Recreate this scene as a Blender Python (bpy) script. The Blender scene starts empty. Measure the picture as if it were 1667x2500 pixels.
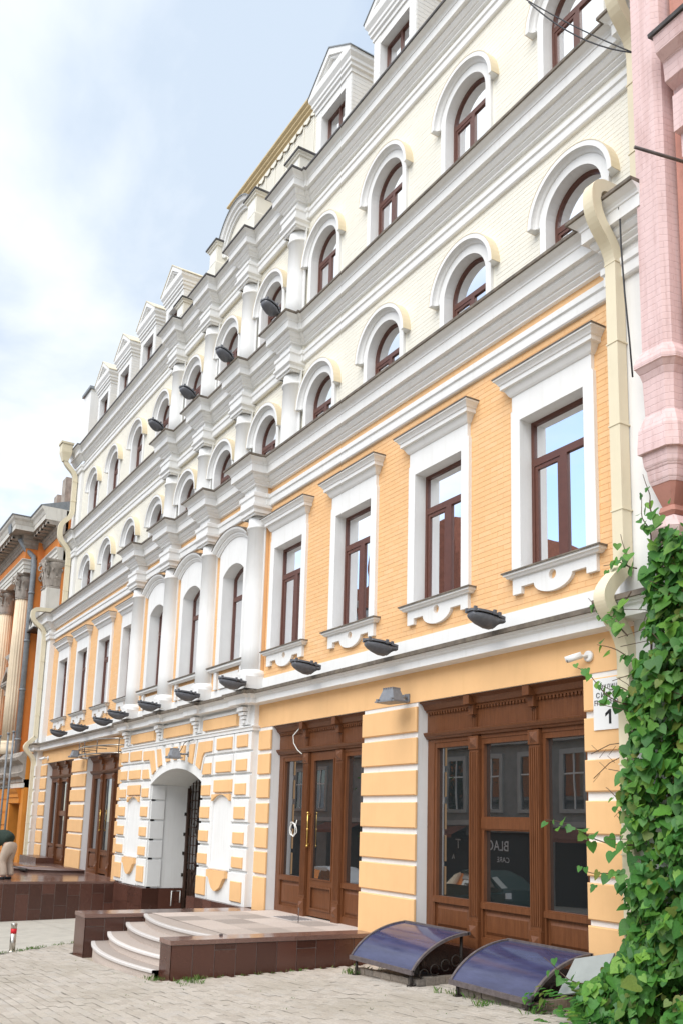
import bpy, bmesh, math, random
from math import sin, cos, pi, sqrt, radians
from mathutils import Vector, Matrix, noise
from mathutils.geometry import tessellate_polygon

random.seed(7)
scene = bpy.context.scene
COL = scene.collection

# ------------------------------------------------------------------ camera
CAM = Vector((0.0, -8.0, 2.11))
def cam_axes(yaw, pitch, roll):
    f = Vector((-sin(yaw), cos(yaw), 0)); r = Vector((cos(yaw), sin(yaw), 0)); u = Vector((0, 0, 1))
    f2 = f*cos(pitch) + u*sin(pitch); u2 = -f*sin(pitch) + u*cos(pitch)
    r3 = r*cos(roll) + u2*sin(roll); u3 = -r*sin(roll) + u2*cos(roll)
    return r3, u3, f2
R3, U3, F3 = cam_axes(radians(59.8346), radians(10.3174), radians(1.8567))
cd = bpy.data.cameras.new('camera')
cam = bpy.data.objects.new('camera', cd)
COL.objects.link(cam)
cam.matrix_world = Matrix(((R3.x, U3.x, -F3.x, CAM.x), (R3.y, U3.y, -F3.y, CAM.y), (R3.z, U3.z, -F3.z, CAM.z), (0, 0, 0, 1)))
cd.sensor_fit = 'AUTO'; cd.sensor_width = 36.0
cd.lens = 2195.68/2500*36
cd.shift_x = (833.5-781.35)/2500
cd.shift_y = (1612.17-1250)/2500
cd.clip_start = 0.1; cd.clip_end = 3000
scene.camera = cam

# ------------------------------------------------------------------ sky, sun, exposure
SUN_EL = radians(50)
world = bpy.data.worlds.new('World'); scene.world = world; world.use_nodes = True
wn = world.node_tree.nodes; wl = world.node_tree.links
wn.clear()
w_out = wn.new('ShaderNodeOutputWorld'); w_bg = wn.new('ShaderNodeBackground')
w_bg.inputs['Strength'].default_value = 0.10
sky = wn.new('ShaderNodeTexSky'); sky.sky_type = 'NISHITA'; sky.sun_disc = False
sky.sun_elevation = SUN_EL
sky.air_density = 1.0; sky.dust_density = 0.6; sky.ozone_density = 1.0
tc = wn.new('ShaderNodeTexCoord')
sep = wn.new('ShaderNodeSeparateXYZ'); wl.new(tc.outputs['Generated'], sep.inputs[0])
zz = wn.new('ShaderNodeMath'); zz.operation = 'MAXIMUM'; wl.new(sep.outputs['Z'], zz.inputs[0]); zz.inputs[1].default_value = 0.0
zp = wn.new('ShaderNodeMath'); zp.operation = 'ADD'; wl.new(zz.outputs[0], zp.inputs[0]); zp.inputs[1].default_value = 0.22
dx = wn.new('ShaderNodeMath'); dx.operation = 'DIVIDE'; wl.new(sep.outputs['X'], dx.inputs[0]); wl.new(zp.outputs[0], dx.inputs[1])
dy = wn.new('ShaderNodeMath'); dy.operation = 'DIVIDE'; wl.new(sep.outputs['Y'], dy.inputs[0]); wl.new(zp.outputs[0], dy.inputs[1])
cmb = wn.new('ShaderNodeCombineXYZ'); wl.new(dx.outputs[0], cmb.inputs[0]); wl.new(dy.outputs[0], cmb.inputs[1])
cmb.inputs[2].default_value = 12.83
n1 = wn.new('ShaderNodeTexNoise'); n1.inputs['Scale'].default_value = 1.15; n1.inputs['Detail'].default_value = 9; n1.inputs['Roughness'].default_value = 0.52
n1.inputs['Distortion'].default_value = 0.25
wl.new(cmb.outputs[0], n1.inputs['Vector'])
ramp = wn.new('ShaderNodeValToRGB'); ramp.color_ramp.elements[0].position = 0.33; ramp.color_ramp.elements[1].position = 0.47
wl.new(n1.outputs['Fac'], ramp.inputs[0])
n2 = wn.new('ShaderNodeTexNoise'); n2.inputs['Scale'].default_value = 1.25; n2.inputs['Detail'].default_value = 8; n2.inputs['Roughness'].default_value = 0.52; n2.inputs['Distortion'].default_value = 0.35
wl.new(cmb.outputs[0], n2.inputs['Vector'])
cr = wn.new('ShaderNodeValToRGB')
cr.color_ramp.elements[0].position = 0.42; cr.color_ramp.elements[0].color = (2.36, 2.74, 3.24, 1)
cr.color_ramp.elements[1].position = 0.58; cr.color_ramp.elements[1].color = (3.96, 4.06, 4.15, 1)
wl.new(n2.outputs['Fac'], cr.inputs[0])
hz = wn.new('ShaderNodeMixRGB'); hz.inputs['Fac'].default_value = 0.12; hz.inputs['Color2'].default_value = (2.6, 3.1, 3.8, 1)
wl.new(sky.outputs[0], hz.inputs['Color1'])
mx = wn.new('ShaderNodeMixRGB'); wl.new(ramp.outputs[0], mx.inputs['Fac']); wl.new(hz.outputs[0], mx.inputs['Color1']); wl.new(cr.outputs[0], mx.inputs['Color2'])
wl.new(mx.outputs[0], w_bg.inputs['Color']); wl.new(w_bg.outputs[0], w_out.inputs['Surface'])

sd = bpy.data.lights.new('sun', 'SUN'); sd.energy = 1.15; sd.angle = radians(55); sd.color = (1.0, 0.97, 0.92)
sun = bpy.data.objects.new('sun', sd); COL.objects.link(sun)
sdir = Vector((0.32*cos(SUN_EL), -0.947*cos(SUN_EL), sin(SUN_EL)))
sun.rotation_euler = sdir.to_track_quat('Z', 'Y').to_euler()
sun.location = (-20, -30, 40)
sky.sun_rotation = math.atan2(sdir.x, sdir.y)
vs = scene.view_settings
scene.display_settings.display_device = 'sRGB'
vs.view_transform = 'Standard'; vs.look = 'None'; vs.gamma = 1.0; vs.use_curve_mapping = False
vs.exposure = 1.58

# ------------------------------------------------------------------ materials
def new_mat(name):
    m = bpy.data.materials.new(name); m.use_nodes = True
    nt = m.node_tree; b = nt.nodes['Principled BSDF']
    return m, nt, b
def paint(name, col, rough=0.6, var=0.05, scale=3.0, bump=0.0, bscale=60.0, spec=0.3, dirt=None, dirt_amt=0.0, stretch=(1, 1, 1), metallic=0.0, grain=0.0, streak=0.0, courses=0.0):
    m, nt, b = new_mat(name); N = nt.nodes; L = nt.links
    b.inputs['Roughness'].default_value = rough; b.inputs['Metallic'].default_value = metallic
    b.inputs['Specular IOR Level'].default_value = spec
    t = N.new('ShaderNodeTexCoord'); mp = N.new('ShaderNodeMapping'); mp.inputs['Scale'].default_value = stretch
    L.new(t.outputs['Object'], mp.inputs['Vector'])
    n = N.new('ShaderNodeTexNoise'); n.inputs['Scale'].default_value = scale; n.inputs['Detail'].default_value = 6; n.inputs['Roughness'].default_value = 0.6
    L.new(mp.outputs[0], n.inputs['Vector'])
    r = N.new('ShaderNodeValToRGB')
    lo = [max(0, c*(1-var)) for c in col]; hi = [min(1, c*(1+var)) for c in col]
    r.color_ramp.elements[0].position = 0.3; r.color_ramp.elements[0].color = (*lo, 1)
    r.color_ramp.elements[1].position = 0.7; r.color_ramp.elements[1].color = (*hi, 1)
    L.new(n.outputs['Fac'], r.inputs[0]); out = r.outputs[0]
    if grain > 0:
        g = N.new('ShaderNodeTexNoise'); g.inputs['Scale'].default_value = 140; g.inputs['Detail'].default_value = 3
        L.new(t.outputs['Object'], g.inputs['Vector'])
        gr = N.new('ShaderNodeMapRange'); gr.inputs['From Min'].default_value = 0.3; gr.inputs['From Max'].default_value = 0.7
        gr.inputs['To Min'].default_value = 1-grain; gr.inputs['To Max'].default_value = 1+grain
        L.new(g.outputs['Fac'], gr.inputs['Value'])
        mm = N.new('ShaderNodeMixRGB'); mm.blend_type = 'MULTIPLY'; mm.inputs['Fac'].default_value = 1
        L.new(out, mm.inputs['Color1']); L.new(gr.outputs[0], mm.inputs['Color2']); out = mm.outputs[0]
    if dirt:
        d = N.new('ShaderNodeTexNoise'); d.inputs['Scale'].default_value = 1.7; d.inputs['Detail'].default_value = 8; d.inputs['Roughness'].default_value = 0.7
        mp2 = N.new('ShaderNodeMapping'); mp2.inputs['Scale'].default_value = (2.6, 2.6, 0.45); L.new(t.outputs['Object'], mp2.inputs['Vector']); L.new(mp2.outputs[0], d.inputs['Vector'])
        dr = N.new('ShaderNodeValToRGB'); dr.color_ramp.elements[0].position = 0.52; dr.color_ramp.elements[1].position = 0.78
        L.new(d.outputs['Fac'], dr.inputs[0])
        mu = N.new('ShaderNodeMath'); mu.operation = 'MULTIPLY'; mu.inputs[1].default_value = dirt_amt; L.new(dr.outputs[0], mu.inputs[0])
        m2 = N.new('ShaderNodeMixRGB'); m2.inputs['Color2'].default_value = (*dirt, 1); L.new(mu.outputs[0], m2.inputs['Fac']); L.new(out, m2.inputs['Color1']); out = m2.outputs[0]
    if streak > 0:
        s1 = N.new('ShaderNodeTexNoise'); s1.inputs['Scale'].default_value = 1.0; s1.inputs['Detail'].default_value = 5; s1.inputs['Roughness'].default_value = 0.6
        mp3 = N.new('ShaderNodeMapping'); mp3.inputs['Scale'].default_value = (11, 11, 0.55); L.new(t.outputs['Object'], mp3.inputs['Vector']); L.new(mp3.outputs[0], s1.inputs['Vector'])
        sr = N.new('ShaderNodeValToRGB'); sr.color_ramp.elements[0].position = 0.54; sr.color_ramp.elements[1].position = 0.74; L.new(s1.outputs['Fac'], sr.inputs[0])
        s2 = N.new('ShaderNodeMath'); s2.operation = 'MULTIPLY'; s2.inputs[1].default_value = streak; L.new(sr.outputs[0], s2.inputs[0])
        m3 = N.new('ShaderNodeMixRGB'); m3.inputs['Color2'].default_value = (*(dirt or [c*0.5 for c in col]), 1); L.new(s2.outputs[0], m3.inputs['Fac']); L.new(out, m3.inputs['Color1']); out = m3.outputs[0]
    L.new(out, b.inputs['Base Color'])
    if courses > 0:
        sx = N.new('ShaderNodeSeparateXYZ'); L.new(t.outputs['Object'], sx.inputs[0])
        sa = N.new('ShaderNodeMath'); L.new(sx.outputs['X'], sa.inputs[0]); L.new(sx.outputs['Y'], sa.inputs[1])
        cc = N.new('ShaderNodeCombineXYZ'); L.new(sa.outputs[0], cc.inputs[0]); L.new(sx.outputs['Z'], cc.inputs[1])
        bt = N.new('ShaderNodeTexBrick'); bt.inputs['Scale'].default_value = 1.0; bt.inputs['Brick Width'].default_value = 0.26; bt.inputs['Row Height'].default_value = 0.078; bt.inputs['Mortar Size'].default_value = 0.006; bt.inputs['Mortar Smooth'].default_value = 0.6
        wob = N.new('ShaderNodeTexNoise'); wob.inputs['Scale'].default_value = 7; L.new(t.outputs['Object'], wob.inputs['Vector'])
        wv = N.new('ShaderNodeVectorMath'); wv.operation = 'MULTIPLY_ADD'; wv.inputs[1].default_value = (0.03, 0.03, 0); L.new(wob.outputs['Color'], wv.inputs[0]); L.new(cc.outputs[0], wv.inputs[2]); L.new(wv.outputs[0], bt.inputs['Vector'])
        b2 = N.new('ShaderNodeBump'); b2.invert = True; b2.inputs['Strength'].default_value = courses; b2.inputs['Distance'].default_value = 0.012; L.new(bt.outputs['Fac'], b2.inputs['Height']); L.new(b2.outputs[0], b.inputs['Normal'])
    elif bump > 0:
        bn = N.new('ShaderNodeTexNoise'); bn.inputs['Scale'].default_value = bscale; bn.inputs['Detail'].default_value = 4
        L.new(t.outputs['Object'], bn.inputs['Vector'])
        bp = N.new('ShaderNodeBump'); bp.inputs['Strength'].default_value = bump; bp.inputs['Distance'].default_value = 0.01
        L.new(bn.outputs['Fac'], bp.inputs['Height']); L.new(bp.outputs[0], b.inputs['Normal'])
    return m
def glass(name, tint, refl, wob=0.02, rough=0.01):
    m, nt, b = new_mat(name); N = nt.nodes; L = nt.links
    N.remove(b); out = N['Material Output']
    d = N.new('ShaderNodeBsdfDiffuse'); d.inputs['Color'].default_value = (*tint, 1)
    g = N.new('ShaderNodeBsdfGlossy'); g.inputs['Roughness'].default_value = rough; g.inputs['Color'].default_value = (0.95, 0.97, 1, 1)
    lw = N.new('ShaderNodeLayerWeight'); lw.inputs['Blend'].default_value = 0.35
    mr = N.new('ShaderNodeMapRange'); mr.inputs['To Min'].default_value = refl; mr.inputs['To Max'].default_value = 1.0
    L.new(lw.outputs['Fresnel'], mr.inputs['Value'])
    t = N.new('ShaderNodeTexCoord'); n = N.new('ShaderNodeTexNoise'); n.inputs['Scale'].default_value = 1.6; n.inputs['Detail'].default_value = 1
    L.new(t.outputs['Object'], n.inputs['Vector'])
    bp = N.new('ShaderNodeBump'); bp.inputs['Strength'].default_value = wob; bp.inputs['Distance'].default_value = 0.1; L.new(n.outputs['Fac'], bp.inputs['Height'])
    L.new(bp.outputs[0], g.inputs['Normal'])
    mi = N.new('ShaderNodeMixShader'); L.new(mr.outputs[0], mi.inputs[0]); L.new(d.outputs[0], mi.inputs[1]); L.new(g.outputs[0], mi.inputs[2])
    L.new(mi.outputs[0], out.inputs['Surface'])
    return m
def speckled(name, c1, c2, rough, scale=90, spec=0.5, var_scale=1.5):
    m, nt, b = new_mat(name); N = nt.nodes; L = nt.links
    t = N.new('ShaderNodeTexCoord'); oi = N.new('ShaderNodeObjectInfo')
    v = N.new('ShaderNodeTexNoise'); v.inputs['Scale'].default_value = scale; v.inputs['Detail'].default_value = 5; v.inputs['Roughness'].default_value = 0.75
    L.new(t.outputs['Object'], v.inputs['Vector'])
    r = N.new('ShaderNodeValToRGB'); r.color_ramp.elements[0].position = 0.38; r.color_ramp.elements[1].position = 0.66
    r.color_ramp.elements[0].color = (*c1, 1); r.color_ramp.elements[1].color = (*c2, 1)
    L.new(v.outputs['Fac'], r.inputs[0])
    mr = N.new('ShaderNodeMapRange'); mr.inputs['To Min'].default_value = 0.68; mr.inputs['To Max'].default_value = 1.25
    L.new(oi.outputs['Random'], mr.inputs['Value'])
    mm = N.new('ShaderNodeMixRGB'); mm.blend_type = 'MULTIPLY'; mm.inputs['Fac'].default_value = 1; L.new(r.outputs[0], mm.inputs['Color1']); L.new(mr.outputs[0], mm.inputs['Color2'])
    L.new(mm.outputs[0], b.inputs['Base Color'])
    n = N.new('ShaderNodeTexNoise'); n.inputs['Scale'].default_value = 2.0; n.inputs['Detail'].default_value = 6; L.new(t.outputs['Object'], n.inputs['Vector'])
    rr = N.new('ShaderNodeMapRange'); rr.inputs['To Min'].default_value = max(0.03, rough-0.12); rr.inputs['To Max'].default_value = rough+0.18
    L.new(n.outputs['Fac'], rr.inputs['Value']); L.new(rr.outputs[0], b.inputs['Roughness'])
    b.inputs['Specular IOR Level'].default_value = spec
    return m
def wood(name, col):
    m, nt, b = new_mat(name); N = nt.nodes; L = nt.links
    t = N.new('ShaderNodeTexCoord'); mp = N.new('ShaderNodeMapping'); mp.inputs['Scale'].default_value = (14, 14, 1.2)
    L.new(t.outputs['Object'], mp.inputs['Vector'])
    n = N.new('ShaderNodeTexNoise'); n.inputs['Scale'].default_value = 3; n.inputs['Detail'].default_value = 7; n.inputs['Roughness'].default_value = 0.65
    L.new(mp.outputs[0], n.inputs['Vector'])
    r = N.new('ShaderNodeValToRGB'); r.color_ramp.elements[0].position = 0.3; r.color_ramp.elements[1].position = 0.72
    r.color_ramp.elements[0].color = (col[0]*0.72, col[1]*0.68, col[2]*0.66, 1); r.color_ramp.elements[1].color = (col[0]*1.25, col[1]*1.25, col[2]*1.25, 1)
    L.new(n.outputs['Fac'], r.inputs[0]); L.new(r.outputs[0], b.inputs['Base Color'])
    b.inputs['Roughness'].default_value = 0.38; b.inputs['Specular IOR Level'].default_value = 0.4
    bp = N.new('ShaderNodeBump'); bp.inputs['Strength'].default_value = 0.12; bp.inputs['Distance'].default_value = 0.01; L.new(n.outputs['Fac'], bp.inputs['Height']); L.new(bp.outputs[0], b.inputs['Normal'])
    return m
def island(name, cols, rough=0.8, fine=0.12, spec=0.3, translucent=0.0, scale=30.0, obj_random=True, patch=None):
    """every loose piece gets its own shade of the same stuff"""
    m, nt, b = new_mat(name); N = nt.nodes; L = nt.links
    g = N.new('ShaderNodeNewGeometry'); oi = N.new('ShaderNodeObjectInfo')
    ad = N.new('ShaderNodeMath'); ad.operation = 'ADD'; L.new(g.outputs['Random Per Island'], ad.inputs[0]); L.new(oi.outputs['Random'], ad.inputs[1])
    fr = N.new('ShaderNodeMath'); fr.operation = 'FRACT'; L.new(ad.outputs[0], fr.inputs[0])
    r = N.new('ShaderNodeValToRGB'); e = r.color_ramp.elements
    for i, c in enumerate(cols):
        p = i/(len(cols)-1)
        if i == 0: e[0].position = 0; e[0].color = (*c, 1)
        elif i == len(cols)-1: e[-1].position = 1; e[-1].color = (*c, 1)
        else:
            q = e.new(p); q.color = (*c, 1)
    L.new(fr.outputs[0], r.inputs[0])
    t = N.new('ShaderNodeTexCoord')
    n = N.new('ShaderNodeTexNoise'); n.inputs['Scale'].default_value = scale; n.inputs['Detail'].default_value = 5; L.new(g.outputs['Position'], n.inputs['Vector'])
    mr = N.new('ShaderNodeMapRange'); mr.inputs['From Min'].default_value = 0.25; mr.inputs['From Max'].default_value = 0.75
    mr.inputs['To Min'].default_value = 1-fine; mr.inputs['To Max'].default_value = 1+fine; L.new(n.outputs['Fac'], mr.inputs['Value'])
    mm = N.new('ShaderNodeMixRGB'); mm.blend_type = 'MULTIPLY'; mm.inputs['Fac'].default_value = 1; L.new(r.outputs[0], mm.inputs['Color1']); L.new(mr.outputs[0], mm.inputs['Color2'])
    out = mm.outputs[0]
    if patch:
        pn = N.new('ShaderNodeTexNoise'); pn.inputs['Scale'].default_value = 0.55; pn.inputs['Detail'].default_value = 8; pn.inputs['Roughness'].default_value = 0.65
        L.new(g.outputs['Position'], pn.inputs['Vector'])
        pr = N.new('ShaderNodeValToRGB'); pr.color_ramp.elements[0].position = 0.46; pr.color_ramp.elements[1].position = 0.72
        L.new(pn.outputs['Fac'], pr.inputs[0])
        pm = N.new('ShaderNodeMath'); pm.operation = 'MULTIPLY'; pm.inputs[1].default_value = 0.75; L.new(pr.outputs[0], pm.inputs[0])
        m2 = N.new('ShaderNodeMixRGB'); m2.inputs['Color2'].default_value = (*patch, 1); L.new(pm.outputs[0], m2.inputs['Fac']); L.new(out, m2.inputs['Color1']); out = m2.outputs[0]
    L.new(out, b.inputs['Base Color']); b.inputs['Roughness'].default_value = rough; b.inputs['Specular IOR Level'].default_value = spec
    if translucent > 0:
        tr = N.new('ShaderNodeBsdfTranslucent'); L.new(out, tr.inputs['Color'])
        ms = N.new('ShaderNodeMixShader'); ms.inputs[0].default_value = translucent
        L.new(b.outputs[0], ms.inputs[1]); L.new(tr.outputs[0], ms.inputs[2]); L.new(ms.outputs[0], N['Material Output'].inputs['Surface'])
    return m

M = {}
M['white'] = paint('white_plaster', (0.80, 0.80, 0.79), 0.7, 0.025, 2.5, 0.05, 45, dirt=(0.56, 0.53, 0.48), dirt_amt=0.16, streak=0.22)
M['orange'] = paint('orange_brick_paint', (0.82, 0.51, 0.255), 0.7, 0.05, 2.0, 0.15, 70, dirt=(0.70, 0.36, 0.15), dirt_amt=0.25)
M['stucco'] = paint('orange_stucco', (0.82, 0.505, 0.245), 0.75, 0.04, 2.2, 0.12, 120, dirt=(0.72, 0.42, 0.19), dirt_amt=0.22, streak=0.25)
M['brickorange'] = island('orange_bricks', [(0.80, 0.485, 0.235), (0.83, 0.52, 0.265), (0.81, 0.50, 0.245), (0.835, 0.535, 0.285), (0.79, 0.49, 0.25)], 0.72, 0.05, scale=18, patch=(0.76, 0.45, 0.21))
M['cream'] = paint('cream_brick_paint', (0.80, 0.772, 0.685), 0.7, 0.03, 2.0, 0.08, 60, dirt=(0.74, 0.69, 0.58), dirt_amt=0.25)
M['flash'] = paint('weathered_metal_flashing', (0.15, 0.125, 0.10), 0.55, 0.35, 9.0, 0.2, 40, dirt=(0.30, 0.26, 0.18), dirt_amt=0.6)
M['flashdark'] = paint('dark_metal_flashing', (0.09, 0.085, 0.085), 0.5, 0.3, 9.0)
M['wood'] = wood('brown_varnished_wood', (0.145, 0.055, 0.022))
M['frame'] = paint('brown_window_frame', (0.115, 0.043, 0.030), 0.4, 0.10, 12, spec=0.5)
M['glass'] = glass('window_glass', (0.045, 0.055, 0.052), 0.24)
M['shopglass'] = glass('shop_glass', (0.016, 0.019, 0.02), 0.30, 0.006)
M['granite'] = speckled('dark_brown_granite', (0.042, 0.015, 0.011), (0.150, 0.066, 0.047), 0.22, 95, 0.5)
M['granitetop'] = speckled('polished_brown_granite', (0.12, 0.06, 0.045), (0.29, 0.185, 0.155), 0.14, 95, 0.6)
M['stone'] = speckled('pinkish_stone_paving', (0.40, 0.335, 0.295), (0.56, 0.49, 0.44), 0.6, 60, 0.3)
M['stoneedge'] = speckled('pale_stone_nosing', (0.50, 0.47, 0.45), (0.62, 0.59, 0.57), 0.5, 60, 0.3)
M['hoodedge'] = paint('beige_paint', (0.72, 0.62, 0.44), 0.6, 0.04, 2.0)
M['pipe'] = paint('cream_painted_pipe', (0.74, 0.66, 0.48), 0.45, 0.03, 2.0, dirt=(0.55, 0.45, 0.28), dirt_amt=0.25, spec=0.5)
M['lamp'] = paint('dark_grey_plastic', (0.11, 0.115, 0.13), 0.45, 0.15, 20, spec=0.5)
M['lampgrey'] = paint('grey_cast_metal', (0.20, 0.21, 0.23), 0.45, 0.12, 20, spec=0.5)
M['iron'] = paint('dark_painted_iron', (0.035, 0.028, 0.024), 0.5, 0.3, 20)
M['rustgrey'] = paint('grey_brown_iron', (0.12, 0.10, 0.10), 0.55, 0.3, 16)
M['steel'] = paint('brushed_steel', (0.55, 0.52, 0.47), 0.28, 0.06, 20, metallic=1.0)
M['red'] = paint('red_band', (0.62, 0.02, 0.03), 0.5, 0.05)
M['brass'] = paint('brass', (0.62, 0.40, 0.12), 0.3, 0.1, 20, metallic=1.0)
M['gate'] = paint('bronze_gate', (0.050, 0.028, 0.020), 0.45, 0.4, 6)
M['black'] = paint('unlit_interior_black', (0.018, 0.018, 0.022), 0.7, 0.2)  # near-black base colour stands in for the shade of unlit interiors
M['cable'] = paint('white_cable', (0.75, 0.74, 0.70), 0.5, 0.05)
M['darkcable'] = paint('dark_cable', (0.035, 0.035, 0.04), 0.6, 0.1)
M['camwhite'] = paint('white_camera_plastic', (0.78, 0.78, 0.77), 0.35, 0.03)
M['pink'] = paint('faded_pink_plaster', (0.72, 0.53, 0.52), 0.8, 0.08, 1.6, 0.5, 26, dirt=(0.40, 0.22, 0.19), dirt_amt=0.6, stretch=(1, 1, 0.5), streak=0.35, courses=0.55)
M['pinkdark'] = paint('reddish_pink_plaster', (0.50, 0.24, 0.19), 0.8, 0.12, 1.6, 0.4, 26, dirt=(0.22, 0.12, 0.09), dirt_amt=0.6)
M['ochre'] = paint('ochre_plaster', (0.66, 0.44, 0.19), 0.8, 0.08, 1.4, 0.3, 30, dirt=(0.35, 0.22, 0.12), dirt_amt=0.5)
M['obrick'] = paint('bright_orange_plaster', (0.72, 0.25, 0.06), 0.75, 0.08, 1.5, 0.2, 30, dirt=(0.42, 0.20, 0.10), dirt_amt=0.6)
M['oground'] = paint('deep_orange_paint', (0.62, 0.235, 0.035), 0.7, 0.1, 1.5, 0.2, 30, dirt=(0.36, 0.13, 0.03), dirt_amt=0.6)
M['ofluted'] = paint('pale_sandstone', (0.72, 0.60, 0.44), 0.75, 0.07, 2, 0.2, 40, dirt=(0.45, 0.33, 0.2), dirt_amt=0.5)
M['ogrey'] = paint('weathered_grey_stucco', (0.36, 0.32, 0.28), 0.85, 0.25, 3, 0.6, 22, dirt=(0.12, 0.10, 0.09), dirt_amt=0.8)
M['owhite'] = paint('dirty_white_stucco', (0.66, 0.64, 0.59), 0.8, 0.06, 2, 0.2, 40, dirt=(0.34, 0.31, 0.27), dirt_amt=0.6)
M['zinc'] = paint('grey_zinc', (0.22, 0.24, 0.26), 0.5, 0.2, 8)
M['roofcream'] = paint('cream_roof_metal', (0.70, 0.58, 0.40), 0.5, 0.05, 3)
M['slatback'] = paint('brownish_backing', (0.50, 0.33, 0.22), 0.8, 0.1)
M['boardgrey'] = paint('grey_board', (0.30, 0.32, 0.31), 0.7, 0.1, 5)
M['grout'] = paint('pale_grout', (0.34, 0.28, 0.25), 0.9, 0.2, 8)
M['gold'] = paint('ochre_eave_board', (0.60, 0.47, 0.27), 0.6, 0.1, 4)
M['curb'] = island('old_brick_curb', [(0.22, 0.18, 0.15), (0.32, 0.27, 0.22), (0.17, 0.15, 0.13)], 0.85, 0.25)
M['paver'] = island('brick_pavers', [(0.42, 0.378, 0.33), (0.475, 0.43, 0.378), (0.385, 0.342, 0.295), (0.45, 0.405, 0.35), (0.435, 0.40, 0.36)], 0.85, 0.14, scale=40, patch=(0.33, 0.295, 0.24))
M['concrete'] = paint('pale_concrete', (0.46, 0.435, 0.385), 0.9, 0.10, 3, 0.3, 60, dirt=(0.30, 0.28, 0.23), dirt_amt=0.5)
M['soil'] = paint('sandy_joint_soil', (0.36, 0.315, 0.255), 0.95, 0.25, 8, 0.3, 40, dirt=(0.16, 0.17, 0.07), dirt_amt=0.5)
M['asphalt'] = paint('grey_asphalt', (0.09, 0.09, 0.09), 0.9, 0.2, 6, 0.3, 80)
M['leaf'] = island('vine_leaf', [(0.060, 0.195, 0.030), (0.085, 0.255, 0.038), (0.040, 0.145, 0.034), (0.125, 0.32, 0.042), (0.060, 0.21, 0.050), (0.20, 0.40, 0.05), (0.050, 0.17, 0.034), (0.075, 0.23, 0.04), (0.22, 0.24, 0.05)], 0.45, 0.18, 0.4, 0.40, 60)
M['stem'] = paint('vine_stem', (0.10, 0.065, 0.045), 0.8, 0.2, 20)
M['grass'] = island('grass_blades', [(0.05, 0.13, 0.02), (0.09, 0.19, 0.03), (0.16, 0.18, 0.06)], 0.6, 0.1)
M['ivydark'] = paint('shaded_twigs', (0.045, 0.042, 0.026), 0.9, 0.3, 20)
M['sign'] = paint('white_enamel_sign', (0.82, 0.82, 0.82), 0.3, 0.02)
M['ink'] = paint('black_lettering', (0.02, 0.02, 0.022), 0.5, 0.02)
M['greystone'] = paint('grey_stone_facade', (0.27, 0.262, 0.25), 0.85, 0.15, 2, 0.2, 30)
M['greytrim'] = paint('pale_stone_trim', (0.44, 0.43, 0.41), 0.85, 0.1, 2)
M['towerbrick'] = paint('red_brown_brick', (0.22, 0.085, 0.055), 0.85, 0.2, 2)
M['dwin'] = glass('far_window_glass', (0.03, 0.035, 0.04), 0.10, 0.004)
M['carwhite'] = paint('white_car_paint', (0.78, 0.78, 0.78), 0.25, 0.02, spec=0.6)
M['cardark'] = paint('dark_green_car_paint', (0.02, 0.05, 0.045), 0.25, 0.02, spec=0.6)
M['tyre'] = paint('tyre_rubber', (0.02, 0.02, 0.02), 0.8, 0.1)
M['lightred'] = paint('tail_lamp_red', (0.5, 0.02, 0.02), 0.3, 0.02)
M['skin'] = paint('skin', (0.55, 0.32, 0.22), 0.6, 0.05)
M['shirt'] = paint('dark_green_shirt', (0.030, 0.045, 0.036), 0.9, 0.15, 9, 0.3, 30)
M['trouser'] = paint('beige_trousers', (0.50, 0.40, 0.32), 0.9, 0.1, 6, 0.4, 14)
M['hair'] = paint('dark_hair', (0.02, 0.015, 0.012), 0.6, 0.2)

def poly_glass():
    m, nt, b = new_mat('blue_polycarbonate'); N = nt.nodes; L = nt.links
    t = N.new('ShaderNodeTexCoord'); n = N.new('ShaderNodeTexNoise'); n.inputs['Scale'].default_value = 3.0; n.inputs['Detail'].default_value = 8; n.inputs['Roughness'].default_value = 0.7
    mp = N.new('ShaderNodeMapping'); mp.inputs['Scale'].default_value = (0.6, 2.5, 2.5); L.new(t.outputs['Object'], mp.inputs['Vector']); L.new(mp.outputs[0], n.inputs['Vector'])
    r = N.new('ShaderNodeValToRGB'); r.color_ramp.elements[0].position = 0.35; r.color_ramp.elements[1].position = 0.75
    r.color_ramp.elements[0].color = (0.030, 0.033, 0.082, 1); r.color_ramp.elements[1].color = (0.062, 0.070, 0.155, 1)
    L.new(n.outputs['Fac'], r.inputs[0]); L.new(r.outputs[0], b.inputs['Base Color'])
    rr = N.new('ShaderNodeMapRange'); rr.inputs['To Min'].default_value = 0.05; rr.inputs['To Max'].default_value = 0.22; L.new(n.outputs['Fac'], rr.inputs['Value']); L.new(rr.outputs[0], b.inputs['Roughness'])
    b.inputs['Specular IOR Level'].default_value = 0.55
    return m
M['poly'] = poly_glass()

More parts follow.
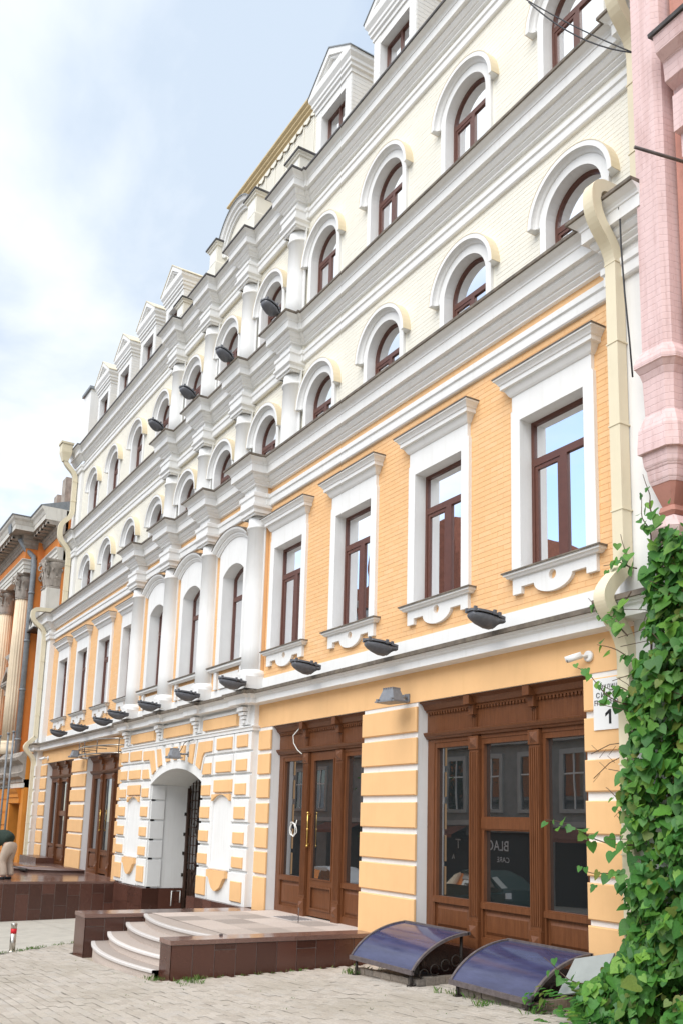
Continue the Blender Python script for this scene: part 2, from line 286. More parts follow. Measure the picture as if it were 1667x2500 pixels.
# ------------------------------------------------------------------ mesh helpers
class MB:
    def __init__(s): s.v = []; s.f = []; s.m = []; s.sm = []
    def add(s, vs, fs, mi=0, smooth=False):
        o = len(s.v); s.v += [tuple(p) for p in vs]
        for f in fs: s.f.append([o+i for i in f]); s.m.append(mi); s.sm.append(smooth)
    def quad(s, a, b, c, d, mi=0): s.add([a, b, c, d], [(0, 1, 2, 3)], mi)
    def box(s, x0, x1, y0, y1, z0, z1, mi=0, open_back=False):
        v = [(x0, y0, z0), (x1, y0, z0), (x1, y1, z0), (x0, y1, z0), (x0, y0, z1), (x1, y0, z1), (x1, y1, z1), (x0, y1, z1)]
        f = [(0, 1, 5, 4), (1, 2, 6, 5), (3, 0, 4, 7), (4, 5, 6, 7), (3, 2, 1, 0)]
        if not open_back: f.append((2, 3, 7, 6))
        s.add(v, f, mi)
    def obox(s, c, ax, ay, az, hx, hy, hz, mi=0):
        c = Vector(c); ax = Vector(ax).normalized()*hx; ay = Vector(ay).normalized()*hy; az = Vector(az).normalized()*hz
        v = [c-ax-ay-az, c+ax-ay-az, c+ax+ay-az, c-ax+ay-az, c-ax-ay+az, c+ax-ay+az, c+ax+ay+az, c-ax+ay+az]
        s.add(v, [(0, 1, 5, 4), (1, 2, 6, 5), (2, 3, 7, 6), (3, 0, 4, 7), (4, 5, 6, 7), (3, 2, 1, 0)], mi)
    def plate(s, loops, y0, y1, mi=0, back=False, smooth=False):
        """polygon (x,z) with holes, front at y0 (towards the street), walls back to y1"""
        ls = [[Vector((p[0], p[1], 0)) for p in l] for l in loops]
        flat = [p for l in ls for p in l]
        tri = tessellate_polygon(ls)
        s.add([(p.x, y0, p.y) for p in flat], [t for t in tri], mi)
        if back: s.add([(p.x, y1, p.y) for p in flat], [tuple(reversed(t)) for t in tri], mi)
        if abs(y1-y0) > 1e-6:
            for l in ls:
                n = len(l)
                vs = [(p.x, y0, p.y) for p in l]+[(p.x, y1, p.y) for p in l]
                s.add(vs, [(i, (i+1) % n, n+(i+1) % n, n+i) for i in range(n)], mi, smooth)
    def sweep(s, path, prof, mi=0, cap=True, z0=0.0):
        """path [(x,y)] running to +x, outside is -y; prof [(p,z)] p = distance outwards"""
        P = [Vector((a, b)) for a, b in path]; n = len(P)
        offs = []
        for i in range(n):
            ns = []
            if i > 0: d = (P[i]-P[i-1]).normalized(); ns.append(Vector((d.y, -d.x)))
            if i < n-1: d = (P[i+1]-P[i]).normalized(); ns.append(Vector((d.y, -d.x)))
            if len(ns) == 1: offs.append(ns[0])
            else: offs.append((ns[0]+ns[1])/(1+ns[0].dot(ns[1])))
        k = len(prof); vs = []
        for i in range(n):
            for p, z in prof: q = P[i]+offs[i]*p; vs.append((q.x, q.y, z+z0))
        fs = []
        for i in range(n-1):
            for j in range(k-1): a = i*k+j; fs.append((a, a+k, a+k+1, a+1))
        s.add(vs, fs, mi)
        if cap:
            for i in (0, n-1):
                ls = [Vector((p, z, 0)) for p, z in prof]
                tri = tessellate_polygon([ls]); s.add([vs[i*k+j] for j in range(k)], tri, mi)
    def lathe(s, prof, cx, cy, n=24, a0=0.0, a1=2*pi, mi=0, smooth=True, flute=0, fd=0.0):
        full = abs(a1-a0-2*pi) < 1e-6; m = n if full else n+1; vs = []
        for r, z in prof:
            for i in range(m):
                a = a0+(a1-a0)*i/n
                rr = r*(1-fd*max(0.0, cos(a*flute))) if flute else r
                vs.append((cx+rr*cos(a), cy+rr*sin(a), z))
        fs = []
        for j in range(len(prof)-1):
            for i in range(n):
                a = j*m+i; b = j*m+(i+1) % m; fs.append((a, b, b+m, a+m))
        s.add(vs, fs, mi, smooth)
        if full:
            s.add([vs[i] for i in range(m)], [tuple(range(m-1, -1, -1))], mi); s.add([vs[(len(prof)-1)*m+i] for i in range(m)], [tuple(range(m))], mi)
    def tube(s, pts, r, n=8, mi=0, cap=True, smooth=True):
        P = [Vector(p) for p in pts]; R = r if isinstance(r, (list, tuple)) else [r]*len(P)
        up = Vector((0, 0, 1)); vs = []
        prev = None
        for i, p in enumerate(P):
            d = (P[min(i+1, len(P)-1)]-P[max(i-1, 0)]).normalized()
            if prev is None:
                a = d.cross(up)
                if a.length < 1e-3: a = d.cross(Vector((1, 0, 0)))
                a.normalize()
            else:
                a = prev-d*prev.dot(d); a.normalize()
            prev = a; b = d.cross(a)
            for k in range(n): t = 2*pi*k/n; vs.append(p+(a*cos(t)+b*sin(t))*R[i])
        fs = []
        for i in range(len(P)-1):
            for k in range(n): q = i*n+k; w = i*n+(k+1) % n; fs.append((q, w, w+n, q+n))
        s.add(vs, fs, mi, smooth)
        if cap: s.add(vs[:n], [tuple(range(n-1, -1, -1))], mi); s.add(vs[-n:], [tuple(range(n))], mi)
    def mesh(s, name, mats, origin=(0, 0, 0)):
        me = bpy.data.meshes.new(name)
        ox, oy, oz = origin
        me.from_pydata([(x-ox, y-oy, z-oz) for x, y, z in s.v], [], s.f)
        for mt in (mats if isinstance(mats, (list, tuple)) else [mats]): me.materials.append(mt)
        me.polygons.foreach_set('material_index', s.m); me.polygons.foreach_set('use_smooth', s.sm)
        bm = bmesh.new(); bm.from_mesh(me); bmesh.ops.remove_doubles(bm, verts=bm.verts, dist=1e-5) if len(s.v) < 6000 else None
        bmesh.ops.recalc_face_normals(bm, faces=bm.faces) if len(s.v) < 60000 else None
        bm.to_mesh(me); bm.free(); me.update()
        return me
WLOC = {}
def link(name, data, parent=None, wloc=None):
    o = bpy.data.objects.new(name, data); COL.objects.link(o)
    wl_ = Vector(wloc if wloc is not None else (WLOC[parent.name] if parent else (0, 0, 0)))
    if parent: o.parent = parent; o.location = wl_-WLOC[parent.name]
    else: o.location = wl_
    WLOC[o.name] = wl_
    return o
def thing(name, loc, label, cat, group=None):
    o = link(name, None, None, loc); o.empty_display_size = 0.2
    o['label'] = label; o['category'] = cat
    if group: o['group'] = group
    return o
def pieces(mb):
    """groups of faces that stand clear of each other"""
    n = len(mb.v); par = list(range(n))
    def find(a):
        while par[a] != a: par[a] = par[par[a]]; a = par[a]
        return a
    for f in mb.f:
        for i in f[1:]: par[find(i)] = find(f[0])
    box = {}
    for f in mb.f:
        r = find(f[0])
        for i in f:
            v = mb.v[i]; b = box.setdefault(r, [1e9, 1e9, 1e9, -1e9, -1e9, -1e9])
            for k in range(3): b[k] = min(b[k], v[k]); b[k+3] = max(b[k+3], v[k])
    keys = list(box); grp = {k: k for k in keys}
    def g(a):
        while grp[a] != a: a = grp[a]
        return a
    for i, a in enumerate(keys):
        for b in keys[i+1:]:
            A, B = box[a], box[b]
            if all(A[k]-0.012 <= B[k+3] and B[k]-0.012 <= A[k+3] for k in range(3)): grp[g(a)] = g(b)
    out = {}
    for i, f in enumerate(mb.f): out.setdefault(g(find(f[0])), []).append(i)
    return list(out.values())
def sub_mb(mb, idx):
    q = MB(); mp = {}
    for i in idx:
        ff = []
        for k in mb.f[i]:
            if k not in mp: mp[k] = len(q.v); q.v.append(mb.v[k])
            ff.append(mp[k])
        q.f.append(ff); q.m.append(mb.m[i]); q.sm.append(mb.sm[i])
    return q
def part(name, mb, mats, parent, label=None, kind=None):
    """mesh given in world coordinates, child of parent; pieces that stand apart become objects of their own"""
    if kind is None and len(mb.f) < 900:
        ps = pieces(mb)
        if 1 < len(ps) <= 16: return [part(name, sub_mb(mb, i), mats, parent, label, kind) for i in ps][0]
        if len(ps) > 16: kind = 'stuff'
    o = link(name, mb.mesh(name, mats, WLOC[parent.name]), parent)
    if label: o['label'] = label
    if kind: o['kind'] = kind
    return o
def solo(name, mb, mats, label, cat, loc, group=None):
    o = link(name, mb.mesh(name, mats, loc), None, loc)
    o['label'] = label; o['category'] = cat
    if group: o['group'] = group
    return o
def inst(name, mesh, parent, wloc, label=None):
    o = link(name, mesh, parent, wloc)
    if label: o['label'] = label
    return o
def arc(cx, cz, r, a0, a1, n): return [(cx+r*cos(a0+(a1-a0)*i/n), cz+r*sin(a0+(a1-a0)*i/n)) for i in range(n+1)]
def rect(x0, x1, z0, z1): return [(x0, z0), (x1, z0), (x1, z1), (x0, z1)]

# ================================================================== ground
def gz(x, y):
    xx = max(-60.0, min(3.0, x)); yy = max(-9.0, min(0.0, y))
    return 0.043*(xx+11.8)+0.022*(yy+3.25)
def structure(o): o['kind'] = 'structure'; return o
g = MB()
xs = [-900, -200, -60, -45]+[-40+i*1.0 for i in range(44)]+[6, 20, 60, 300, 900]
ys = [-900, -200, -60, -20, -13.2]
vs = []; ny = 0
allys = [-900, -200, -60, -22, -16.2]+[-9.0+0.75*i for i in range(15)]+[3, 8, 30, 100, 900]
for x in xs:
    for y in allys: vs.append((x, y, gz(x, y)-0.055))
k = len(allys); fs = []
for i in range(len(xs)-1):
    for j in range(k-1): a = i*k+j; fs.append((a, a+k, a+k+1, a+1))
g.add(vs, fs)
ground = structure(link('ground', g.mesh('ground', M['soil'])))
road = MB()
for i in range(len(xs)-1):
    a, b = xs[i], xs[i+1]
    road.quad((a, -15.0, gz(a, -9)-0.03), (b, -15.0, gz(b, -9)-0.03), (b, -9.3, gz(b, -9)-0.03), (a, -9.3, gz(a, -9)-0.03))
structure(link('road', road.mesh('road', M['asphalt'])))
kerb = MB()
for i in range(len(xs)-1):
    a, b = xs[i], xs[i+1]
    if b < -60 or a > 60: continue
    kerb.add([(a, -9.3, gz(a, -9)-0.03), (b, -9.3, gz(b, -9)-0.03), (b, -9.3, gz(b, -9)+0.012), (a, -9.3, gz(a, -9)+0.012), (a, -9.12, gz(a, -9)+0.012), (b, -9.12, gz(b, -9)+0.012)], [(0, 1, 2, 3), (3, 2, 5, 4)])
structure(link('kerb', kerb.mesh('kerb', M['stoneedge'])))
# far pavement sheet beyond where single pavers can be told apart
pv = MB()
for i in range(len(xs)-1):
    a, b = max(xs[i], -60), min(xs[i+1], 60)
    if b <= a: continue
    pv.quad((a, -9.12, gz(a, -9.12)-0.016), (b, -9.12, gz(b, -9.12)-0.016), (b, 2.5, gz(b, 2.5)-0.016), (a, 2.5, gz(a, 2.5)-0.016))
    pv.quad((a, -18.3, gz(a, -9)-0.005), (b, -18.3, gz(b, -9)-0.005), (b, -15.0, gz(b, -9)-0.005), (a, -15.0, gz(a, -9)-0.005))
pavement = structure(link('pavement', pv.mesh('pavement', M['soil'])))
WLOC[pavement.name] = Vector((0, 0, 0))

cs = MB()
for i in range(9):
    for j in range(4):
        x1 = -16.2-(max(-9.0, -4.9-3+2.2*j)+4.9)*0.70
        xa, xb = -16.3-1.6*i, -16.3-1.6*(i+1); y0, y1 = -8.9+2.2*j, -8.9+2.2*(j+1)
        pts = []
        for (px, py) in ((xb, y0), (xa, y0), (xa, y1), (xb, y1)):
            lim = -16.2-(py+4.9)*0.70-0.015; pts.append((min(px, lim), py))
        if pts[0][0] >= pts[1][0] and pts[2][0] <= pts[3][0]: continue
        g_ = 0.006
        cs.add([(pts[0][0]+g_, pts[0][1]+g_, gz(*pts[0])-.004), (pts[1][0]-g_, pts[1][1]+g_, gz(*pts[1])-.004), (pts[2][0]-g_, pts[2][1]-g_, gz(*pts[2])-.004), (pts[3][0]+g_, pts[3][1]-g_, gz(*pts[3])-.004)], [(0, 1, 2, 3)])
part('concrete_paving', cs, M['concrete'], pavement, kind='stuff')
def in_quad(x, y):
    # keep clear of the terraces, the light wells and the gate plinth
    if -16.0 < x < -11.7 and -3.55 < y < 0.5:
        return False
    if x < -23.6 and y > -3.75: return False
    if x < -16.2-(y+4.9)*0.70: return False
    if y > -0.02: return False
    for a, b in ((-10.92, -9.5), (-8.75, -7.4)):
        if a+0.02 < x < b-0.02 and y > -0.86: return False
    return True
PW, PH = 0.205, 0.105
cells = []
y = -8.2; row = 0
while y < 0:
    off = (row % 2)*PW/2
    x = -26.0
    while x < -4.2:
        px = x+off
        if in_quad(px, y):
            d = (Vector((px, y, 0))-Vector((CAM.x, CAM.y, 0)))
            # inside the field of view only
            v = Vector((px, y, gz(px, y)))-CAM
            w = v.dot(F3)
            if w > 0.5:
                u_ = 781.35+2195.68*v.dot(R3)/w; v_ = 1612.17-2195.68*v.dot(U3)/w
                if -160 < u_ < 1830 and v_ < 2640: cells.append((d.length, px, y))
        x += PW
    y += PH; row += 1
cells.sort()
paver_protos = []
for k in range(4):
    b_ = MB(); hx = (PW-0.006)/2; hy = (PH-0.006)/2; e = 0.004
    b_.add([(-hx, -hy, -0.05), (hx, -hy, -0.05), (hx, hy, -0.05), (-hx, hy, -0.05), (-hx, -hy, -e), (hx, -hy, -e), (hx, hy, -e), (-hx, hy, -e),
            (-hx+e, -hy+e, 0), (hx-e, -hy+e, 0), (hx-e, hy-e, 0), (-hx+e, hy-e, 0)],
           [(0, 1, 5, 4), (1, 2, 6, 5), (2, 3, 7, 6), (3, 0, 4, 7), (4, 5, 9, 8), (5, 6, 10, 9), (6, 7, 11, 10), (7, 4, 8, 11), (8, 9, 10, 11)])
    paver_protos.append(b_)
pm = paver_protos[0].mesh('paver', M['paver'])
rest = MB()
rp = random.Random(3)
for i, (d, x, y) in enumerate(cells):
    dz = rp.uniform(-0.0035, 0.003)+0.010*noise.noise(Vector((x*0.7, y*0.7, 3.1)))
    jx = rp.uniform(-0.003, 0.003); jy = rp.uniform(-0.003, 0.003); ta = rp.uniform(-0.012, 0.012)
    z = gz(x, y)+dz
    if i < 290:
        o = inst('paver', pm, pavement, (x+jx, y+jy, z)); o.rotation_euler = (0.022+rp.uniform(-.006, .006), -0.043+rp.uniform(-.006, .006), ta)
    else:
        pr = paver_protos[0]; c, s_ = cos(ta), sin(ta); tx = 0.043+rp.uniform(-.007, .007); ty = 0.022+rp.uniform(-.007, .007)
        rest.add([(x+jx+vx*c-vy*s_, y+jy+vx*s_+vy*c, z+vz+vx*tx+vy*ty) for vx, vy, vz in pr.v], [f for f in pr.f[4:]] if d > 9 else pr.f)
part('paver_field', rest, M['paver'], pavement, kind='stuff')

# grass tufts in the joints and along the walls
gr = MB(); rg = random.Random(11)
def tuft(x, y, n, h, sp):
    for _ in range(n):
        a = rg.uniform(0, 2*pi); r = abs(rg.gauss(0, sp)); px, py = x+r*cos(a), y+r*sin(a); z = gz(px, py)-0.01
        hh = h*rg.uniform(0.4, 1.1); b_ = rg.uniform(0, 2*pi); w = rg.uniform(0.003, 0.006); l = hh*rg.uniform(0.2, 0.8); c_ = rg.uniform(0, 2*pi)
        dxw, dyw = w*cos(b_), w*sin(b_)
        gr.add([(px-dxw, py-dyw, z), (px+dxw, py+dyw, z), (px+l*0.4*cos(c_)+dxw*.7, py+l*0.4*sin(c_)+dyw*.7, z+hh*0.7), (px+l*cos(c_), py+l*sin(c_), z+hh)], [(0, 1, 2), (0, 2, 3)])
for i in range(14): tuft(rg.uniform(-11.75, -11.2), rg.uniform(-3.35, -2.9), 12, 0.07, 0.05)
for i in range(22): tuft(-11.72+rg.uniform(0, 0.06), rg.uniform(-2.9, -0.3), 5, 0.045, 0.03)
for i in range(15): tuft(rg.uniform(-9.0, -7.3), -1.0+rg.gauss(0, 0.09), 12, 0.09, 0.06)
for i in range(14): tuft(rg.uniform(-11.1, -10.7), rg.uniform(-1.0, -0.4), 10, 0.10, 0.05)
for i in range(55): tuft(rg.uniform(-15, -6.6), rg.uniform(-5.2, -1.1), 3, 0.028, 0.04)
for i in range(46):
    t = rg.random(); tuft(-16.25-1.4*t+rg.gauss(0, .06), -4.85+2.0*t+rg.gauss(0, .08), 9, 0.05, 0.06)
for i in range(16): tuft(rg.uniform(-12.3, -11.9), -3.42+rg.gauss(0, .05), 6, 0.05, 0.05)
go = link('grass_tufts', gr.mesh('grass_tufts', M['grass'])); go['kind'] = 'stuff'; go['label'] = 'green grass tufts growing in the paving joints and along the wall feet'; go['category'] = 'grass'

# ================================================================== the long yellow and cream building
U = 0.57            # upper storeys stand this much further back
RIS = -0.16         # front of the projecting centre, ground floor
R1 = -0.075         # front of the projecting centre, first floor
DP = 0.178          # plane of the shop fronts
XL, XR = -34.45, -6.16
BLD = thing('apartment_building', (-20.1, 0.6, 0), 'long four storey building with orange lower floors, cream upper floors and white trim', 'building')
CX = [-7.96, -10.32, -12.70, -15.07, -17.44, -19.80, -22.15, -24.58, -26.95, -29.36, -31.74]
WING = [0, 1, 2, 3, 7, 8, 9, 10]; MID = [4, 5, 6]
CXU = [x+0.0 for x in (-8.04, -10.40, -12.73, -15.06, -17.46, -19.81, -22.15, -24.55, -26.91, -29.34, -31.73)]

# --- ground floor wall
OPEN = [(-10.81, -7.50), (-15.51, -12.26), (-27.95, -24.70), (-32.93, -29.55)]
gw = MB()
def wall_holes(mb, x0, x1, z0, z1, holes, y, yback, mi=0):
    loops = [rect(x0, x1, z0, z1)]+holes
    mb.plate(loops, y, yback, mi)
# centre front with the arched gateway cut out: one outline
GA = [(-18.49, 0.43)]+[(-18.49, 2.94)]+[p for p in arc(-20.095, 2.94-3.55, 3.90, pi/2-0.4235, pi/2+0.4235, 20)]+[(-21.70, 2.94), (-21.70, 0.43)]
outline = [(-24.12, 0.43), (-24.12, 4.42), (-16.09, 4.42), (-16.09, 0.43)]+GA
cw = MB(); cw.plate([outline], RIS+0.05, 0.0, 0)
part('centre_wall', cw, M['white'], BLD)
# wings: white masonry behind the rusticated blocks, orange stucco band above
for (a, b, ops) in ((-16.09, XR, [o for o in OPEN if o[0] > -16]), (XL, -24.12, [o for o in OPEN if o[0] < -24])):
    pts = [(a, -0.2), (a, 3.955), (b, 3.955), (b, -0.2)]
    loops = [[(a, -0.2), (a, 3.955)]]
    ol = [(a, -0.2), (a, 3.955), (b, 3.955), (b, -0.2)]
    for o in sorted(ops, key=lambda t: -t[0]):
        ol += [(o[1], -0.2), (o[1], 3.954), (o[0], 3.954), (o[0], -0.2)]
    m = MB(); m.plate([ol], 0.0, DP+0.12); part('pier_wall', m, M['white'], BLD)
    m = MB(); m.box(a, b, -0.012, 0.3, 3.956, 4.43); part('frieze_band', m, M['stucco'], BLD)
# rusticated blocks on the piers
BZ = [(3.508, 3.885), (3.035, 3.425), (2.575, 2.94), (2.095, 2.472), (1.628, 2.01), (1.15, 1.555), (0.0, 1.085)]
def blk(x0, x1, z0, z1, y0, y1, mat, e=0.012, nm='stone_block'):
    b_ = MB()
    b_.add([(x0, y1, z0), (x1, y1, z0), (x1, y1, z1), (x0, y1, z1), (x0, y0+e, z0), (x1, y0+e, z0), (x1, y0+e, z1), (x0, y0+e, z1),
            (x0+e, y0, z0+e), (x1-e, y0, z0+e), (x1-e, y0, z1-e), (x0+e, y0, z1-e)],
           [(0, 1, 5, 4), (1, 2, 6, 5), (2, 3, 7, 6), (3, 0, 4, 7), (4, 5, 9, 8), (5, 6, 10, 9), (6, 7, 11, 10), (7, 4, 8, 11), (8, 9, 10, 11)])
    return part(nm, b_, mat, BLD)
for (a, b) in ((-12.27, -10.80), (-16.0, -15.50), (-7.51, -6.62), (-29.56, -27.94), (-24.71, -24.2), (-33.75, -32.92)):
    for z0, z1 in BZ:
        blk(a, b, z0 if z0 > 0 else gz((a+b)/2, 0)-0.1, z1, -0.045, -0.001, M['stucco'])
# corner strips at both ends of the front
for (a, b) in ((-34.45, -33.77), (-6.60, -6.17)):
    m = MB(); m.box(a, b, -0.20, -0.002, -0.6, 4.42); part('corner_pier', m, M['white'], BLD)
    for z0, z1 in BZ:
        m = MB(); m.box(a-0.03 if a < -30 else a, b+0.03, -0.24, -0.2005, max(z0, 0.1), z1); part('stone_block', m, M['white'], BLD)

# --- centre: white rusticated plates with orange panels
ROWS = [(3.525, 3.885), (3.075, 3.475), (2.59, 3.025), (2.10, 2.545), (1.625, 2.05), (1.165, 1.58), (0.47, 1.115)]
PANZ = [(3.59, 3.835), (3.112, 3.345), (2.64, 2.862), (2.16, 2.40), (1.675, 1.90), (1.208, 1.42), (0.565, 0.948)]
PY0 = RIS; PANY = RIS-0.035
def panel(x0, x1, z0, z1): blk(x0, x1, z0, z1, PANY, PY0-0.001, M['stucco'], 0.010, 'orange_panel')
def wplate(x0, x1, z0, z1): blk(x0, x1, z0, z1, PY0, RIS+0.049, M['white'], 0.008, 'white_block')
colR = [(-16.87, -16.09, -16.70, -16.22), (-17.90, -16.91, -17.70, -16.95), (-18.49, -17.94, -18.435, -17.965)]
colL = [(-24.12, -23.46, -24.03, -23.53), (-23.42, -22.38, -23.33, -22.47), (-22.34, -21.70, -22.27, -21.80)]
for side, cols in ((1, colR), (-1, colL)):
    for r in range(7):
        z0, z1 = ROWS[r]; p0, p1 = PANZ[r]
        o, m_, i_ = cols
        wplate(o[0], o[1], z0, z1); panel(o[2], o[3], p0, p1)
        if r < 2: wplate(m_[0], m_[1], z0, z1); panel(m_[2], m_[3], p0, p1)
        if r >= 3: wplate(i_[0], i_[1], z0, z1); panel(i_[2], i_[3], p0, p1)
        if r == 2:
            panel(m_[2]-0.05, m_[3]+0.09 if side > 0 else m_[3]+0.05, 2.70, 2.955)
            wplate(i_[0], i_[1], z0, z1); panel(i_[2]+0.02, i_[3], p0, p1)
# niches with arched heads, sill and hanging apron
for (a, b) in ((-17.84, -16.92), (-23.36, -22.44)):
    c = (a+b)/2; h = (b-a)/2
    m = MB()
    m.plate([[(a-0.10, 1.13), (a-0.10, 3.03), (b+0.07, 3.03), (b+0.07, 1.13), (b, 1.13), (b, 2.50)]+[p for p in arc(c, 2.50-0.62, 0.775, pi/2-0.637, pi/2+0.637, 12)]+[(a, 2.50), (a, 1.13)]], RIS+0.015, RIS+0.05)
    part('niche_frame', m, M['stucco'] if False else M['white'], BLD)
    m = MB(); m.box(a-0.02, b+0.02, RIS+0.044, RIS+0.0445, 1.1, 2.7); part('niche_back', m, M['white'], BLD)
    m = MB(); m.plate([[(a+0.01, 2.66), (a+0.01, 2.53)]+list(reversed(arc(c, 2.50-0.62, 0.775, pi/2-0.60, pi/2+0.60, 12)))+[(b-0.01, 2.53), (b-0.01, 2.66)]], PANY, RIS+0.012); part('niche_head', m, M['stucco'], BLD)
    m = MB(); m.sweep([(a-0.03, RIS+0.04), (b+0.03, RIS+0.04)], [(0, 1.118), (0.05, 1.118), (0.06, 1.15), (0, 1.152)]); part('niche_sill', m, M['white'], BLD)
    m = MB(); m.plate([[(a+0.0, 1.11), (a, 0.975), (a+0.12, 0.955), (a+0.19, 0.85), (a+0.28, 0.755), (c-0.06, 0.70), (c+0.04, 0.70), (b-0.24, 0.78), (b-0.15, 0.88), (b-0.08, 0.965), (b, 0.975), (b, 1.11)]], RIS-0.06, RIS+0.012); part('niche_apron', m, M['stucco'], BLD)
    m = MB(); m.box(a-0.06, b+0.06, RIS+0.012, RIS+0.048, 0.45, 1.115); part('white_block', m, M['white'], BLD)
# gate arch: white ring, voussoirs
def gate_arch_z(x, off=0.0):
    R_ = 3.90+off; t = x+20.095
    return 2.94-3.55+sqrt(max(0.01, R_*R_-t*t))
m = MB()
top = [(x, gate_arch_z(x, 0.0)) for x in [-21.7+3.21*i/20 for i in range(21)]]
m.plate([[(-21.7, gate_arch_z(-21.7, .17)+0.02)]+[(x, gate_arch_z(x, .17)) for x in [-21.7+3.21*i/20 for i in range(21)]]+[(-18.49, gate_arch_z(-18.49, .17)+0.02)]+list(reversed(top))], RIS+0.004, RIS+0.049); part('arch_ring', m, M['white'], BLD)
vs_ = [(-21.36, -21.18, -20.95), (-20.83, -20.66, -20.43), (-20.21, -20.20, -19.99), (-19.72, -19.74, -19.50), (-19.18, -19.27, -19.02)]
tops = [(-21.33, -21.10), (-20.73, -20.48), (-20.22, -20.0), (-19.75, -19.48), (-19.20, -18.92)]
for (_, b0, b1), (t0, t1) in zip(vs_, tops):
    m = MB(); m.plate([[(b0, gate_arch_z(b0, .21)), (t0, 3.80), (t1, 3.80), (b1, gate_arch_z(b1, .21))]], PANY, PY0-0.001); part('orange_panel', m, M['stucco'], BLD)
    m = MB(); m.plate([[(b0-.06, gate_arch_z(b0-.06, .175)), (t0-.06, 3.885), (t1+.06, 3.885), (b1+.06, gate_arch_z(b1+.06, .175))]], PY0, RIS+0.048); part('white_block', m, M['white'], BLD)
LS = [(-18.68, 3.815), (-17.965, 3.815), (-17.965, 3.585), (-18.36, 3.575), (-18.45, 3.50), (-18.56, 3.215), (-18.80, 3.315)]
m = MB(); m.plate([LS], PANY, PY0-0.001); part('orange_panel', m, M['stucco'], BLD)
m = MB(); m.plate([[(-18.80, 3.885), (-17.93, 3.885), (-17.93, 3.525), (-18.31, 3.525), (-18.40, 3.46), (-18.52, 3.13), (-18.93, 3.29)]], PY0, RIS+0.048); part('white_block', m, M['white'], BLD)
LL = [(-22.28, 3.80), (-21.56, 3.79), (-21.36, 3.29), (-21.56, 3.19), (-21.74, 3.50), (-21.80, 3.57), (-22.28, 3.57)]
m = MB(); m.plate([LL], PANY, PY0-0.001); part('orange_panel', m, M['stucco'], BLD)
m = MB(); m.plate([[(-22.34, 3.885), (-21.45, 3.885), (-21.24, 3.28), (-21.60, 3.12), (-21.82, 3.52), (-22.34, 3.525)]], PY0, RIS+0.048); part('white_block', m, M['white'], BLD)
for pts in ([(-18.33, 3.33), (-17.965, 3.335), (-17.965, 3.10), (-18.40, 3.095)], [(-22.27, 3.33), (-21.90, 3.33), (-21.78, 3.10), (-22.28, 3.10)]):
    m = MB(); m.plate([pts], PANY, PY0-0.001); part('orange_panel', m, M['stucco'], BLD)
for pts in ([(-18.36, 3.475), (-17.93, 3.475), (-17.93, 3.075), (-18.49, 3.075), (-18.47, 3.13)], [(-22.34, 3.475), (-21.88, 3.475), (-21.70, 3.14), (-21.70, 3.075), (-22.34, 3.075)]):
    m = MB(); m.plate([pts], PY0, RIS+0.048); part('white_block', m, M['white'], BLD)
# string course, frieze panels, consoles
m = MB(); m.sweep([(-24.12, 0.0), (-24.12, RIS+.05), (-16.09, RIS+.05), (-16.09, 0.0)], [(0, 3.90), (0.05, 3.905), (0.05, 3.965), (0.075, 3.975), (0.075, 4.0), (0, 4.01)]); part('string_course', m, M['white'], BLD)
for a, b in ((-18.53, -16.80), (-20.97, -19.25), (-23.40, -21.66)):
    m = MB(); m.box(a, b, RIS-0.015, RIS+0.049, 4.055, 4.29); part('orange_panel', m, M['stucco'], BLD)
    m = MB(); m.sweep([(a-0.05, RIS+.04), (b+.05, RIS+.04)], [(0, 4.30), (0.05, 4.30), (0.05, 4.36), (0, 4.36)]); part('panel_rail', m, M['white'], BLD)
for cx in (-16.40, -18.87, -21.20, -23.66):
    m = MB()
    y0 = RIS+0.05
    m.box(cx-0.17, cx+0.17, y0-0.07, y0-0.001, 4.03, 4.42)
    for k_, (w, d, za, zb) in enumerate(((0.14, 0.19, 4.30, 4.38), (0.115, 0.155, 4.22, 4.285), (0.085, 0.125, 4.145, 4.205), (0.055, 0.10, 4.06, 4.13))): m.box(cx-w, cx+w, y0-d, y0-0.071, za, zb)
    part('console', m, M['white'], BLD)
# gateway passage
m = MB()
gx0, gx1 = -21.70, -18.49
for i in range(20):
    xa = gx0+3.21*i/20; xb = gx0+3.21*(i+1)/20
    m.quad((xa, -0.001, gate_arch_z(xa)), (xb, -0.001, gate_arch_z(xb)), (xb, 1.15, gate_arch_z(xb)), (xa, 1.15, gate_arch_z(xa)))
    m.quad((xa, RIS+0.052, gate_arch_z(xa)), (xb, RIS+0.052, gate_arch_z(xb)), (xb, -0.001, gate_arch_z(xb)), (xa, -0.001, gate_arch_z(xa)))
for xx in (gx0, gx1): m.quad((xx, RIS+.05, 0.43), (xx, 1.15, 0.43), (xx, 1.15, 2.95), (xx, RIS+.05, 2.95))
part('passage_vault', m, M['white'], BLD)
for r in range(2, 7):
    z0, z1 = ROWS[r]
    m = MB(); m.box(gx0-0.01, gx0+0.03, RIS+.051, 0.236, z0, min(z1, 2.93)); part('white_block', m, M['white'], BLD)
m = MB(); m.box(gx0-0.5, gx1+0.5, 1.15, 1.3, -1, 4.0); part('passage_dark_sheet', m, M['black'], BLD)  # black sheet closes the passage, its darkness is put into the colour
